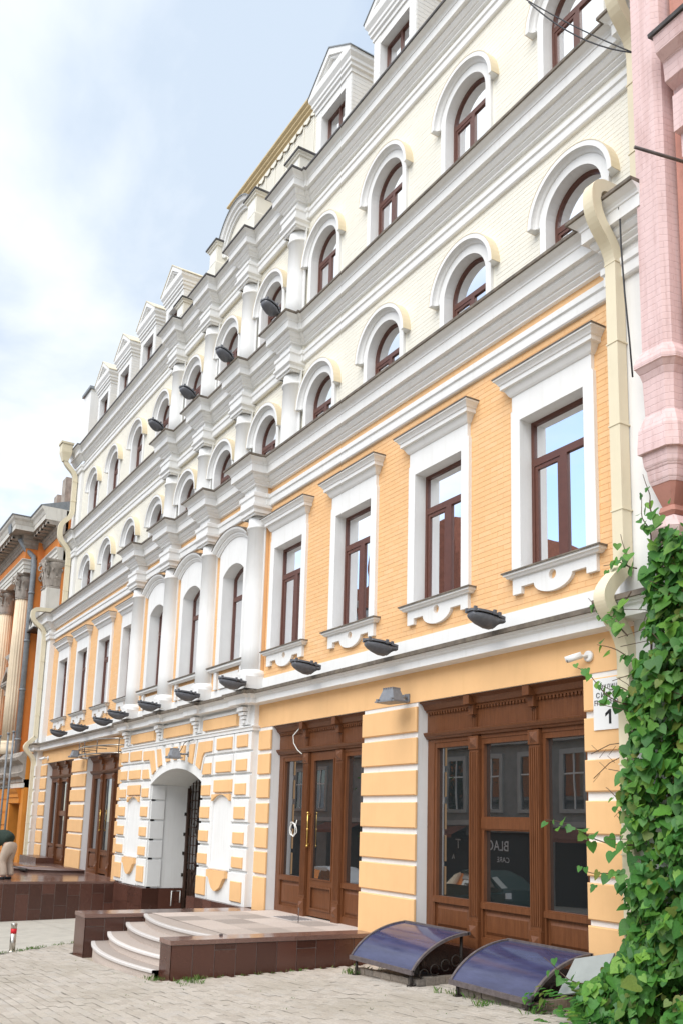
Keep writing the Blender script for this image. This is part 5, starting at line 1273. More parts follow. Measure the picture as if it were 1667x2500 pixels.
# ================================================================== facade lamps
def lamp_meshes():
    """street light style luminaire, local origin at the wall end, body along -y"""
    L = 0.60; out = {}
    m = MB(); rings = []
    prof = [(.05, .070, .02, .05), (-.06, .080, .04, .05), (-.12, .105, .115, .05), (-.20, .135, .155, .055), (-.32, .148, .155, .055), (-.44, .142, .125, .055), (-.53, .125, .085, .05), (-.58, .100, .05, .05), (-.60, .07, .02, .045)]
    vs = []; n = 14
    for y, hw, dn, up in prof:
        for k_ in range(n):
            a = 2*pi*k_/n; c, s = cos(a), sin(a)
            vs.append((hw*c, y, (up*s if s > 0 else dn*s)+.02))
    fs = [(i*n+k_, i*n+(k_+1) % n, (i+1)*n+(k_+1) % n, (i+1)*n+k_) for i in range(len(prof)-1) for k_ in range(n)]+[tuple(range(n)), tuple(range((len(prof)-1)*n+n-1, (len(prof)-1)*n-1, -1))]
    m.add(vs, fs, 0, True); out['housing'] = m.mesh('housing', M['lamp'])
    m = MB(); o = [(-.06, .03), (-.08, -.08), (-.14, -.18), (-.156, -.38), (-.13, -.54), (-.05, -.625), (.05, -.625), (.13, -.54), (.156, -.38), (.14, -.18), (.08, -.08), (.06, .03)]
    n = len(o); vs = [(x, y, .066) for x, y in o]+[(x*.97, y, .10) for x, y in o]
    m.add(vs, [(i, (i+1) % n, n+(i+1) % n, n+i) for i in range(n)]+[tuple(range(n, 2*n)), tuple(range(n-1, -1, -1))]); out['glass_frame'] = m.mesh('glass_frame', M['lamp'])
    m = MB(); m.box(-.018, .018, -.03, .02, .055, .125); out['latch'] = m.mesh('latch', M['lamp'])
    m = MB(); m.box(-.05, .05, -.12, .06, .02, .10); m.tube([(0, .05, .04), (0, -.06, -.02), (0, -.16, -.10)], .022, 8); out['arm'] = m.mesh('arm', M['lamp'])
    return out
LMESH = lamp_meshes()
def facade_lamp(x, y, z, rz, label, group, tilt=-0.07):
    t = thing('facade_lamp', (x, y, z), label, 'lamp', group); 
    for nm, me in LMESH.items():
        if nm != 'latch': inst(nm, me, t, (x, y, z))
    for lx_, ly_ in ((-.15, -.24), (.15, -.24), (-.10, -.58), (.10, -.58), (.10, -.10)): inst('latch', LMESH['latch'], t, (x+lx_, y+ly_, z))
    t.rotation_euler = (tilt, 0, rz)
    return t
lx = [(-8.70, 0), (-11.10, 0), (-13.40, 0), (-15.95, 1), (-18.28, 1), (-20.68, 1), (-23.05, 1), (-25.05, 0), (-27.42, 0), (-29.85, 0)]
ln = ['dark grey cornice lamp under the window nearest the vine', 'dark grey cornice lamp above the floodlight between the shop door and the shop window', 'dark grey cornice lamp above the right brown shop door',
      'dark grey cornice lamp at the foot of the rightmost white half column', 'dark grey cornice lamp at the foot of the second white half column from the right', 'dark grey cornice lamp at the foot of the third white half column from the right',
      'dark grey cornice lamp at the foot of the leftmost white half column', 'dark grey cornice lamp above the curved metal sign frame', 'second dark grey cornice lamp from the left end', 'dark grey cornice lamp nearest the left end of the front']
for (x, rs), lb in zip(lx, ln): facade_lamp(x, -.26-(.20 if rs else 0), 4.755, random.uniform(-.08, .08), lb, 'lamps along the lowest cornice').scale = (.86, .82, .90)
un = ['dark lamp on the upper ledge in front of the rightmost centre window', 'dark lamp on the upper ledge, second from the right', 'dark lamp on the upper ledge, third from the right', 'dark lamp on the upper ledge, leftmost of four']
for x, lb in zip((-16.02, -18.38, -20.68, -23.02), un):
    if True: facade_lamp(x, U-.60, 12.93, .30, lb, 'lamps on the upper ledge of the centre', -.22).scale = (.95, .74, 1.0)
# floodlights
def floodlight(x, y, z, rz, label):
    t = thing('floodlight', (x, y, z), label, 'floodlight', 'grey floodlights above the shop fronts')
    m = MB(); c = Vector((0, -.34, .0))
    def fr_(za, zb, a, b, a2, b2, mi=0):
        m.add([(-a, -.34-b, za), (a, -.34-b, za), (a, -.34+b, za), (-a, -.34+b, za), (-a2, -.34-b2, zb), (a2, -.34-b2, zb), (a2, -.34+b2, zb), (-a2, -.34+b2, zb)], [(0, 1, 5, 4), (1, 2, 6, 5), (2, 3, 7, 6), (3, 0, 4, 7), (4, 5, 6, 7), (3, 2, 1, 0)], mi)
    fr_(-.09, -.07, .21, .15, .21, .15); fr_(-.07, -.05, .17, .12, .165, .115); fr_(-.05, .10, .165, .115, .11, .075); fr_(.10, .125, .11, .075, .085, .055)
    for k_ in range(5): m.box(-.10+.05*k_-.006, -.10+.05*k_+.006, -.42, -.26, .10, .135)
    h = link('housing', m.mesh('housing', M['lampgrey']), t, (x, y, z))
    m = MB(); m.tube([(0, 0, .02), (0, -.10, .02), (0, -.22, .01)], .02, 8); m.box(-.05, .05, -.02, .0, -.04, .08); m.box(-.18, .18, -.235, -.215, -.0, .03)
    link('bracket', m.mesh('bracket', M['lampgrey']), t, (x, y, z))
    for xx in (-.15, .15):
        m = MB(); m.box(xx-.02, xx+.02, -.50, -.46, -.09, -.04); link('clip', m.mesh('clip', M['lampgrey']), t, (x, y, z))
    t.rotation_euler = (0, 0, rz)
floodlight(-11.05, -.02, 4.02, .15, 'grey floodlight on the orange band between the right door and the shop window')
floodlight(-19.25, RIS-.02, 3.56, -.1, 'grey floodlight above the arched gateway')
floodlight(-28.15, -.02, 4.0, 0.0, 'grey floodlight above the left shop door beside the curved sign frame')
# cameras
def wall_camera(x, y, z, label, s=1.0):
    t = thing('security_camera', (x, y, z), label, 'camera', 'white bullet cameras')
    m = MB(); m.tube([(x, y, z), (x, y-.035*s, z), (x, y-.04*s, z)], [.066*s, .066*s, .05*s], 20); part('base', m, M['camwhite'], t)
    m = MB(); m.tube([(x, y-.04*s, z), (x-.04*s, y-.09*s, z+.0), (x-.06*s, y-.12*s, z-.005)], .018*s, 10); part('joint', m, M['camwhite'], t)
    d = Vector((-.72, -.62, -.30)).normalized(); p = Vector((x-.035*s, y-.10*s, z+.005))
    m = MB(); m.tube([p, p+d*.17*s], .036*s, 16); m.tube([p+Vector((0, 0, .012*s)), p+d*.195*s+Vector((0, 0, .012*s))], .036*s, 16); part('body', m, M['camwhite'], t)
    m = MB(); m.tube([p+d*.171*s, p+d*.178*s], .033*s, 16); part('lens', m, M['ink'], t)
wall_camera(-7.42, -.012, 4.16, 'white bullet camera on the orange band next to the vine')
wall_camera(-32.85, -.012, 4.13, 'small white bullet camera at the far left of the orange band', 1.15)

# ================================================================== curved sign frame over the left door
SF = thing('sign_frame', (-26.3, -.1, 3.85), 'empty curved metal sign frame of three rails over the left shop door', 'sign frame')
sx0, sx1 = -27.9, -24.15
for z in (3.87, 4.09, 4.27):
    m = MB(); pts = []
    for i in range(25):
        t_ = i/24; xx = sx0+(sx1-sx0)*t_; s_ = sin(pi*t_); pts.append((xx, -.05-.62*(s_**.55), z))
    m.tube(pts, .02, 8); part('rail', m, M['steel'], SF)
for t_ in (.04, .24, .5, .74, .97):
    xx = sx0+(sx1-sx0)*t_; yy = -.05-.62*(sin(pi*t_)**.55)
    m = MB(); m.tube([(xx, yy, 3.86), (xx, yy, 4.28)], .014, 6)
    for z in (3.87, 4.09): m.tube([(xx, yy, z), (xx, .0, z)], .011, 6)
    part('stay', m, M['rustgrey'], SF)

# ================================================================== street name plate
def text_mesh(name, body, size, mat, ext=.002, align='CENTER', spacing=1.0):
    cu = bpy.data.curves.new(name, 'FONT'); cu.body = body; cu.size = size; cu.align_x = align; cu.extrude = ext; cu.space_character = spacing
    o = bpy.data.objects.new(name, cu); COL.objects.link(o); bpy.context.view_layer.update()
    dg = bpy.context.evaluated_depsgraph_get(); me = bpy.data.meshes.new_from_object(o.evaluated_get(dg)); me.name = name
    bpy.data.objects.remove(o); me.materials.clear(); me.materials.append(mat); return me
SG = thing('street_sign', (-7.05, -.06, 3.27), 'white street name plate with black lettering and a house number behind the vine leaves', 'sign')
m = MB(); m.box(-7.335, -6.76, -.062, -.0455, 3.272, 3.865); part('plate', m, M['sign'], SG)
for body, size, z, sp in (('ВУЛИЦЯ', .062, 3.745, 1.25), ('СИМОНА', .082, 3.642, 1.3), ('ПЕТЛЮРИ', .082, 3.555, 1.3)):
    o = inst('lettering', text_mesh('lettering', body, size, M['ink'], spacing=sp), SG, (-7.075, -.0645, z)); o.rotation_euler = (pi/2, 0, 0)
m = MB(); m.plate([[(-7.16, 3.455), (-7.10, 3.50), (-7.075, 3.50), (-7.075, 3.335), (-7.108, 3.335), (-7.108, 3.455), (-7.16, 3.42)]], -.0655, -.0625); part('house_number', m, M['ink'], SG)
m = MB(); m.tube([(-7.10, -.065, 3.722), (-7.08, -.065, 3.714), (-7.05, -.065, 3.713), (-7.03, -.065, 3.720)], .0025, 5); part('ornament', m, M['ink'], SG)

BD = thing('grey_board', (-6.95, -.6, .42), 'grey sheet of board leaning behind the second canopy among the vine shoots', 'board')
m = MB(); m.obox((-7.0, -.62, .66), (1, .1, .25), (-.05, .8, -.6), (0, .6, .8), .26, .012, .22); part('sheet', m, M['boardgrey'], BD)
# ================================================================== loose cables
m = MB(); m.tube([(-14.60, .10, 3.86), (-14.75, .05, 3.72), (-14.72, .05, 3.58), (-14.62, .08, 3.45), (-14.48, .10, 3.37)], .010, 6)
solo('loose_cable', m, M['cable'], 'white cable hanging in front of the head of the right shop door', 'cable', (-14.6, .08, 3.4))
m = MB(); pts = []
for i in range(40): a = i*2*pi/18; pts.append((-14.74+.10*cos(a)+.002*i, .10-.004*(i % 7), 2.02+.115*sin(a)-.001*i))
pts = [(-14.60, .11, 2.17)]+pts
m.tube(pts, .009, 6); solo('cable_coil', m, M['cable'], 'small coil of white cable hanging beside the door handle', 'cable', (-14.7, .1, 2.0))
m = MB(); m.tube([(-18.95, RIS-.05, 3.90), (-19.3, RIS-.06, 3.88), (-19.42, RIS-.08, 3.84), (-19.47, RIS-.10, 3.74), (-19.52, RIS-.15, 3.62), (-19.62, RIS-.20, 3.62), (-19.8, RIS-.25, 3.66)], .009, 6)
solo('loose_cable', m, M['darkcable'], 'thin dark cable running down to the floodlight above the gateway', 'cable', (-19.4, RIS-.1, 3.7))
m = MB(); m.tube([(-6.47, -.30, 9.55), (-6.46, -.42, 9.52), (-6.45, -.40, 9.2), (-6.43, -.42, 8.8), (-6.40, -.42, 8.2), (-6.37, -.40, 7.6), (-6.36, -.38, 7.15)], .011, 6)
solo('loose_cable', m, M['darkcable'], 'dark cable hanging down beside the cream drainpipe at the right end', 'cable', (-6.4, -.4, 8.2))
m = MB()
def wire(a, b, sag, r):
    a, b = Vector(a), Vector(b); m.tube([a+(b-a)*t_-Vector((0, 0, sag*4*t_*(1-t_))) for t_ in [i/10 for i in range(11)]], r, 5)
wire((-7.9, -.6, 13.45), (-6.21, -.36, 11.25), .05, .008); wire((-7.7, -.6, 13.15), (-6.21, -.36, 11.25), .16, .009)
solo('overhead_wires', m, M['darkcable'], 'pair of dark wires slanting across the upper right windows to the pink tower', 'wire', (-7.0, -.4, 12))
# tree guard cables at eaves left as they are

# ================================================================== pink corner tower and its house on the right
PK = thing('pink_building', (-5.4, .2, 0), 'faded pink and ochre house with a corbelled corner tower at the right edge', 'building')
def tower_ring(prof, mat, nm):
    m = MB(); vs = []; pl = [(-6.215, .0), (-6.215, -.40), (-5.925, -.40), (-5.86, -.335), (-5.80, .0)]
    # offset outwards
    for off, z in prof:
        for i, (x, y) in enumerate([(-6.205-off*.6, .05), (-6.205-off*.6, -.40-off), (-5.925+off*.5, -.40-off), (-5.86+off*.9, -.335-off*.6), (-5.81+off, .05)]): vs.append((x, y, z))
    n = 5; m.add(vs, [(j*n+i, j*n+i+1, (j+1)*n+i+1, (j+1)*n+i) for j in range(len(prof)-1) for i in range(4)])
    m.add(vs[:n], [(4, 3, 2, 1, 0)]); m.add(vs[-n:], [(0, 1, 2, 3, 4)])
    return part(nm, m, mat, PK)
tower_ring([(0, 7.36), (0, 14.5)], M['pink'], 'tower_shaft')
tower_ring([(0, 7.36), (.02, 7.33), (.06, 7.27), (.085, 7.20), (.085, 7.15), (.07, 7.14)][::-1], M['pink'], 'tower_moulding')
tower_ring([(-.01, 6.60), (.005, 7.0), (.03, 7.08), (.07, 7.139)], M['pink'], 'tower_neck')
tower_ring([(.075, 6.15), (.075, 6.22), (.06, 6.42), (.02, 6.53), (-.01, 6.599)], M['pink'], 'tower_corbel')
tower_ring([(.0, 5.97), (.02, 6.02), (.035, 6.149)], M['pink'], 'tower_corbel')
tower_ring([(-.04, 5.80), (-.02, 5.86), (-.005, 5.969)], M['pink'], 'tower_corbel')
tower_ring([(-.14, 5.56), (-.10, 5.66), (-.045, 5.799)], M['pinkdark'], 'tower_corbel')
tower_ring([(-.13, 5.46), (-.10, 5.50), (-.12, 5.559)], M['pinkdark'], 'tower_corbel')
tower_ring([(-.03, 5.18), (-.01, 5.30), (-.08, 5.42), (-.14, 5.459)], M['pink'], 'tower_corbel')
m = MB(); m.box(-6.15, -5.81, -.24, .3, -.5, 5.20); m.box(-5.81, 4.0, -.17, .4, -.5, 14.4); part('wall', m, M['ochre'], PK)
m = MB(); m.box(-5.80, -5.62, -.215, -.171, 5.0, 14.4); part('pilaster_strip', m, M['pinkdark'], PK)
m = MB(); m.sweep([(-5.74, -.17), (-5.2, -.17), (4, -.17)], [(0, 10.2), (.10, 10.22), (.12, 10.40), (.26, 10.44), (.28, 10.66), (.40, 10.74), (.44, 10.93), (0, 11.0)]); part('cornice', m, M['pink'], PK)
m = MB(); m.sweep([(-5.78, -.17), (-5.2, -.17), (4, -.17)], [(0, 11.001), (.47, 10.935), (.48, 10.975), (0, 11.08)]); part('cornice_flashing', m, M['flashdark'], PK)
for xx in (-5.56, -4.9, -4.2):
    m = MB(); m.plate([[(xx-.10, 9.75), (xx+.10, 9.75), (xx+.10, 10.2), (xx-.10, 10.2)]], -.42, -.171); m.box(xx-.07, xx+.07, -.34, -.171, 9.45, 9.749); part('bracket', m, M['pink'], PK)
for xx, r_ in ((-5.53, .028), (-5.43, .024)):
    m = MB(); m.tube([(xx+.08, -.25, 9.72), (xx, -.26, 9.58), (xx, -.26, 9.3), (xx, -.26, 5.2)], r_, 8)
    for zz_ in (9.2, 8.4, 7.6, 6.8, 6.0): m.tube([(xx, -.26, zz_), (xx, -.26, zz_+.05)], r_*1.35, 8)
    part('wall_pipe', m, M['pinkdark'], PK)
m = MB(); m.tube([(-5.45, -.2, 9.25), (-5.72, -1.0, 9.34)], .018, 6); part('iron_rod', m, M['rustgrey'], PK)
m = MB(); m.tube([(-5.50, -.25, 9.25), (-5.42, -.32, 9.1), (-5.36, -.3, 8.9), (-5.38, -.28, 8.0)], .03, 6); m.tube([(-5.47, -.3, 9.2), (-5.36, -.34, 9.0), (-5.3, -.3, 8.7)], .025, 6); part('cable_bundle', m, M['pinkdark'], PK)

# ================================================================== orange classical building on the left
OB = thing('classical_building', (-40, .2, 0), 'bright orange classical building with fluted Corinthian columns at the left edge', 'building')
OX = -34.56
m = MB(); m.box(-70, -37.0, -.15, 12, 4.5, 14.0); m.box(-37.0, OX, .30, 12, 4.5, 14.0); part('upper_wall', m, M['obrick'], OB)
m = MB(); m.box(-70, -36.75, -.40, 12, -2, 4.4); m.box(-36.75, -36.5, -.40, .2, -2, 2.5); m.box(-35.1, OX, -.40, .2, -2, 2.5); m.box(-36.75, OX, -.40, .25, 2.5, 4.4); part('ground_wall', m, M['oground'], OB)
m = MB(); m.box(-36.5, -35.1, .1, .2, -2, 2.5); part('doorway', m, M['black'], OB)
m = MB(); m.sweep([(-36.8, -.4), (-35.0, -.4)], [(0, 2.52), (.06, 2.53), (.06, 2.72), (.10, 2.75), (.10, 2.86), (.16, 2.95), (.2, 3.05), (0, 3.08)]); m.box(-36.85, -36.5, -.46, -.401, -1, 2.5); part('door_surround', m, M['oground'], OB)
for r in range(8):
    for c in range(5):
        m = MB(); x0 = -41.6+c*.98; z0 = -.8+.5*r
        m.box(x0, x0+.94, -.44, -.401, z0, z0+.45); part('stone_block', m, M['oground'], OB)
# moulded base of the order
m = MB(); m.sweep([(-70, -.55), (-37.0, -.55), (-37.0, -.40), (OX, -.40)], [(0, 3.25), (.08, 3.3), (.08, 3.42), (.22, 3.5), (.26, 3.62), (.10, 3.7), (.10, 3.95), (.16, 4.0), (.30, 4.1), (.34, 4.2), (.20, 4.3), (.15, 4.42), (0, 4.45)]); part('base_moulding', m, M['ogrey'], OB)
m = MB(); m.box(-70, OX, -.44, .2, 3.1, 3.4); part('white_band', m, M['owhite'], OB)
# fluted columns with leafy capitals
def leaf_capital(cx, cy, z0, z1, r, parent, half=False):
    m = MB(); h = z1-z0
    m.lathe([(r*.86, z0), (r*.95, z0+.02), (r*.95, z0+.06), (r*.86, z0+.08), (r*.88, z0+h*.45), (r*.98, z0+h*.7), (r*1.25, z0+h*.88)], cx, cy, 20)
    def leaf(a, zb, hh, rr, out_, w):
        vs = []; d = Vector((cos(a), sin(a), 0)); s_ = Vector((-sin(a), cos(a), 0))
        for t_, o_, ww in ((0, 0, .8), (.35, .02, 1.0), (.7, .05, .95), (.92, .13, .7), (1.0, .20, .35), (.86, .25, .2)):
            p = Vector((cx, cy, zb+hh*t_))+d*(rr+out_*o_*4); vs += [p-s_*w*ww, p+d*.02, p+s_*w*ww]
        fs = [(3*i+j, 3*i+j+1, 3*i+j+4, 3*i+j+3) for i in range(5) for j in range(2)]; m.add(vs, fs)
    for i in range(8): leaf(i*pi/4, z0+.08, h*.34, r*.9, .10, r*.30)
    for i in range(8): leaf(i*pi/4+pi/8, z0+.10, h*.60, r*.9, .13, r*.28)
    for i in range(4):   # corner volutes
        a = pi/4+i*pi/2; d = Vector((cos(a), sin(a), 0)); zc = z0+h*.78; c0 = Vector((cx, cy, zc))+d*r*1.45
        pts = [Vector((cx, cy, z0+h*.45))+d*r*.9, Vector((cx, cy, z0+h*.70))+d*r*1.15]
        for k_ in range(14): q = pi*.9-k_*.55; rr = .15*h*(1-k_/15); pts.append(c0+d*rr*cos(q)+Vector((0, 0, rr*sin(q))))
        m.tube(pts, [.05]*2+[.045*(1-.5*k_/14) for k_ in range(14)], 6)
    # hollow-sided abacus
    o = []
    for i in range(4):
        a = pi/4+i*pi/2; b_ = a+pi/2; p0 = Vector((cos(a), sin(a)))*r*1.75; p1 = Vector((cos(b_), sin(b_)))*r*1.75; mid = (p0+p1)/2*.78
        for t_ in (0, .04, .25, .5, .75, .96):
            o.append(p0*(1-t_)**2+mid*2*t_*(1-t_)+p1*t_*t_)
    n = len(o); za, zb = z0+h*.90, z1; vs = [(cx+p.x*.93, cy+p.y*.93, za) for p in o]+[(cx+p.x, cy+p.y, (za+zb)/2) for p in o]+[(cx+p.x, cy+p.y, zb) for p in o]
    m.add(vs, [(j*n+i, j*n+(i+1) % n, (j+1)*n+(i+1) % n, (j+1)*n+i) for j in range(2) for i in range(n)]+[tuple(range(n-1, -1, -1)), tuple(range(2*n, 3*n))])
    return part('capital', m, M['ogrey'], parent)
def ocol(cx, cy, r):
    m = MB(); z0, z1 = 4.75, 10.85
    m.lathe([(r, z0+.25), (r, z0+2), (r*.96, z0+4), (r*.87, z1)], cx, cy, 100, flute=20, fd=.09)
    c = part('fluted_column', m, M['ofluted'], OB)
    q = MB(); q.lathe([(r*1.4, z0-.3), (r*1.4, z0-.1), (r*1.35, z0), (r*1.15, z0+.08), (r*1.2, z0+.14), (r*1.15, z0+.2), (r*1.02, z0+.25)], cx, cy, 24); part('column_base', q, M['ofluted'], c)
    leaf_capital(cx, cy, z1, 11.92, r, c)
for cx in (-37.75, -41.15, -44.55): ocol(cx, -.40, .36)
# flat fluted pilasters behind the columns and at the right corner
for cx, yy in ((-38.95, -.15), (-42.3, -.15), (-36.55, .30)):
    m = MB(); m.box(cx-.33, cx+.33, yy-.16, yy-.001, 4.5, 10.85)
    for k_ in range(4): m.box(cx-.27+.15*k_, cx-.18+.15*k_, yy-.20, yy-.1605, 4.9, 10.6)
    p = part('pilaster', m, M['ofluted'], OB); leaf_capital(cx, yy+.10, 10.85, 11.92, .34, p)
m = MB(); m.box(-35.45, OX, -.22, .299, 4.5, 10.80); p = part('corner_pier', m, M['owhite'], OB); leaf_capital(-34.95, .12, 10.80, 11.95, .42, p)
# entablature
opath = [(-70, -.62), (-37.15, -.62), (-37.15, .10), (OX, .10)]
m = MB(); m.sweep(opath, [(-.3, 11.93), (0, 11.93), (0, 12.08), (.03, 12.09), (.03, 12.24), (.06, 12.25), (.06, 12.38), (.12, 12.44), (.12, 12.47), (-.3, 12.48)]); part('architrave', m, M['owhite'], OB)
m = MB(); m.sweep(opath, [(-.3, 12.481), (-.01, 12.481), (-.01, 12.95), (-.3, 12.95)]); part('frieze', m, M['obrick'], OB)
m = MB(); m.sweep(opath, [(-.3, 12.951), (.02, 12.951), (.05, 13.0), (.05, 13.05), (.10, 13.10), (.10, 13.18), (.16, 13.25), (.16, 13.30), (-.3, 13.31)]); part('bed_moulding', m, M['ogrey'], OB)
m = MB(); m.sweep(opath, [(-.3, 13.311), (.17, 13.311), (.17, 13.48), (.60, 13.50), (-.3, 13.52)]); part('soffit', m, M['ogrey'], OB)
m = MB(); m.sweep(opath, [(-.3, 13.521), (.61, 13.501), (.61, 13.70), (.63, 13.72), (.68, 13.85), (.75, 13.93), (.78, 14.02), (-.3, 14.03)]); part('cornice', m, M['owhite'], OB)
m = MB(); m.sweep(opath, [(-.3, 14.031), (.80, 14.021), (.82, 14.06), (-.4, 14.45)]); part('roof_edge', m, M['zinc'], OB)
for i in range(22):
    xx = -37.5-.52*i
    m = MB(); m.box(xx-.13, xx+.13, -1.16, -.79, 13.33, 13.495); m.tube([(xx-.13, -1.10, 13.37), (xx+.13, -1.10, 13.37)], .05, 8); part('modillion', m, M['ogrey'], OB)
for i in range(5):
    xx = -36.7+.50*i
    m = MB(); m.box(xx-.13, xx+.13, -.44, -.07, 13.33, 13.495); m.tube([(xx-.13, -.38, 13.37), (xx+.13, -.38, 13.37)], .05, 8); part('modillion', m, M['ogrey'], OB)
# windows with pediments, upper window
def owin(cx, yy, z0, z1, ped):
    w = MB(); w.plate([rect(cx-.52, cx+.52, z0, z1), rect(cx-.45, cx-.04, z0+.07, z1-.75), rect(cx+.04, cx+.45, z0+.07, z1-.75), rect(cx-.45, cx+.45, z1-.65, z1-.07)], yy-.03, yy+.0, 0); o = part('window', w, M['owhite'], OB)
    q = MB(); q.plate([rect(cx-.47, cx+.47, z0+.05, z1-.05)], yy-.012, yy-.012); part('pane', q, M['dwin'], o)
    q = MB(); q.plate([[(cx-.72, z0-.05), (cx-.72, z1+.18), (cx+.72, z1+.18), (cx+.72, z0-.05), (cx+.52, z0-.05), (cx+.52, z1), (cx-.52, z1), (cx-.52, z0-.05)]], yy-.12, yy-.001); part('surround', q, M['owhite'], o)
    q = MB(); q.sweep([(cx-.80, yy), (cx-.80, yy-.1), (cx+.80, yy-.1), (cx+.80, yy)], [(0, z1+.19), (.05, z1+.2), (.05, z1+.42), (.12, z1+.5), (.2, z1+.56), (.2, z1+.62), (0, z1+.63)])
    if ped: q.plate([[(cx-1.02, z1+.63), (cx+1.02, z1+.63), (cx, z1+1.35)], [(cx-.70, z1+.72), (cx, z1+1.2), (cx+.70, z1+.72)]], yy-.32, yy-.001)
    part('pediment', q, M['ogrey'], o)
owin(-35.35, .30, 4.75, 6.95, True); owin(-39.6, -.15, 4.75, 6.95, True); owin(-35.6, .30, 9.35, 10.55, False)
for cx, yy, z in ((-35.35, .30, 8.6), (-39.6, -.15, 8.6)):
    m = MB(); m.sweep([(cx-.9, yy), (cx-.9, yy-.05), (cx+.9, yy-.05), (cx+.9, yy)], [(0, z), (.04, z), (.05, z+.12), (.12, z+.18), (.18, z+.30), (0, z+.34)]); part('string_course', m, M['owhite'], OB)
m = MB(); m.box(-41, -40.4, 1.2, 1.8, 14.2, 16.7); m.box(-38.3, -37.7, .9, 1.5, 14.2, 16.6); part('chimney', m, M['ogrey'], OB)
m = MB(); m.tube([(-37.35, -.85, 13.35), (-37.3, -.55, 12.9), (-37.05, -.30, 12.6), (-36.95, -.28, 12.2), (-36.95, -.28, 1.0)], .11, 12); m.box(-37.65, -37.05, -1.3, -.85, 13.9, 14.12)
m.add([(-37.55, -1.28, 13.5), (-37.15, -1.28, 13.5), (-37.15, -.9, 13.5), (-37.55, -.9, 13.5), (-37.65, -1.32, 13.9), (-37.05, -1.32, 13.9), (-37.05, -.85, 13.9), (-37.65, -.85, 13.9)], [(0, 1, 5, 4), (1, 2, 6, 5), (2, 3, 7, 6), (3, 0, 4, 7), (3, 2, 1, 0)])
for zz_ in (11, 9, 7, 5): m.tube([(-36.95, -.28, zz_), (-36.95, -.28, zz_+.08)], .13, 12)
solo('drainpipe', m, M['zinc'], 'round weathered grey drainpipe with a hopper on the orange classical building', 'drainpipe', (-36.95, -.3, 1))
AC = thing('air_conditioner', (-36.3, -.1, 9.4), 'white air conditioner outdoor unit high on the orange building', 'air conditioner')
m = MB(); m.box(-36.75, -35.85, -.30, .05, 9.45, 10.1); part('casing', m, M['owhite'], AC)
m = MB(); m.lathe([(.0, 0), (.22, 0), (.24, .0)], 0, 0, 20)
m2 = MB()
for k_ in range(6): m2.tube([(-36.45+(.05+.04*k_)*cos(a), -.305, 9.78+(.05+.04*k_)*sin(a)) for a in [i*pi/8 for i in range(17)]], .006, 4)
part('fan_grille', m2, M['iron'], AC)
m = MB(); m.box(-36.85, -35.75, -.35, .15, 9.36, 9.43); part('shelf', m, M['iron'], AC)
for i, (px, lb) in enumerate(((-34.15, 'thin grey steel pole, leftmost of three by the orange building'), (-32.72, 'thin grey steel pole, middle one of three by the orange building'), (-31.85, 'thin grey steel pole, rightmost of three by the orange building'))):
    P_ = thing('steel_pole', (px, -1.5, .45), lb, 'pole', 'three thin poles by the orange building')
    m = MB(); m.tube([(px, -1.5, .0), (px, -1.5, 4.86)], .035, 10); part('tube', m, M['zinc'], P_)
    m = MB(); m.tube([(px, -1.5, 4.86), (px, -1.5, 4.92)], .055, 10); part('cap', m, M['zinc'], P_)

# ================================================================== across the street (seen in the glass)
OP = thing('opposite_building', (-30, -18.3, 0), 'grey stone building across the street that shows in the shop glass', 'building')
YO = -18.3
m = MB(); m.box(-75, -14, -32, YO, -3, 10.6); part('wall', m, M['greystone'], OP)
for z in (2.3, 5.75, 6.05, 9.3, 10.4):
    m = MB(); m.box(-75.2, -13.8, YO+.001, YO+(.25 if z in (5.75, 10.4) else .12), z, z+.22); part('string_course', m, M['greytrim'], OP)
for i in range(18):
    cx = -16.0-2.45*i
    for z0, z1 in ((3.0, 5.2), (6.5, 8.7)):
        w = MB(); w.plate([rect(cx-.75, cx+.75, z0-.15, z1+.2), rect(cx-.55, cx+.55, z0, z1)], YO+.10, YO+.001); o = part('window', w, M['greytrim'], OP)
        w = MB(); w.box(cx-.55, cx+.55, YO+.001, YO+.02, z0, z1); part('pane', w, M['dwin'], o)
        w = MB(); w.box(cx-.03, cx+.03, YO+.02, YO+.06, z0, z1); w.box(cx-.55, cx+.55, YO+.02, YO+.058, z0+1.4, z0+1.46); part('glazing_bar', w, M['camwhite'], o)
for i in range(10):
    cx = -16.5-4.4*i
    w = MB(); w.box(cx-1.6, cx+1.6, YO+.001, YO+.05, -1.5, 2.0); part('shop_window', w, M['ink'], OP)
    if i % 2 == 0:
        w = MB(); w.add([(cx-1.8, YO+.06, 2.25), (cx+1.8, YO+.06, 2.25), (cx+1.8, YO+1.0, 1.85), (cx-1.8, YO+1.0, 1.85), (cx-1.8, YO+1.0, 1.7), (cx+1.8, YO+1.0, 1.7)], [(0, 1, 2, 3), (3, 2, 5, 4)]); part('awning', w, M['towerbrick'], OP)
SB = thing('shop_sign', (-30.4, YO+.1, 1.2), 'white shop lettering across the street seen mirrored in the shop window', 'sign')
w = MB(); w.box(-36.2, -28.4, YO+.055, YO+.075, -1.2, 1.84); part('board', w, M['ink'], SB)
for body, x, z, size in (('BLAC', -29.50, 1.23, .62), ('T', -32.75, 1.23, .62), ('CARE', -29.50, .74, .33), ('A', -33.2, .74, .33)):
    o = inst('lettering', text_mesh('lettering', body, size, M['sign'], align='LEFT'), SB, (x, YO+.08, z)); o.rotation_euler = (pi/2, 0, pi)
TW = thing('brick_tower_block', (-100, -66, 0), 'tall red brown brick apartment tower far across the street', 'building')
m = MB(); m.box(-122, -84, -92, -60, -5, 36); m.box(-108, -88, -90, -62, 36, 42); m.box(-90, -83.5, -70, -59.5, -5, 33); part('wall', m, M['towerbrick'], TW)
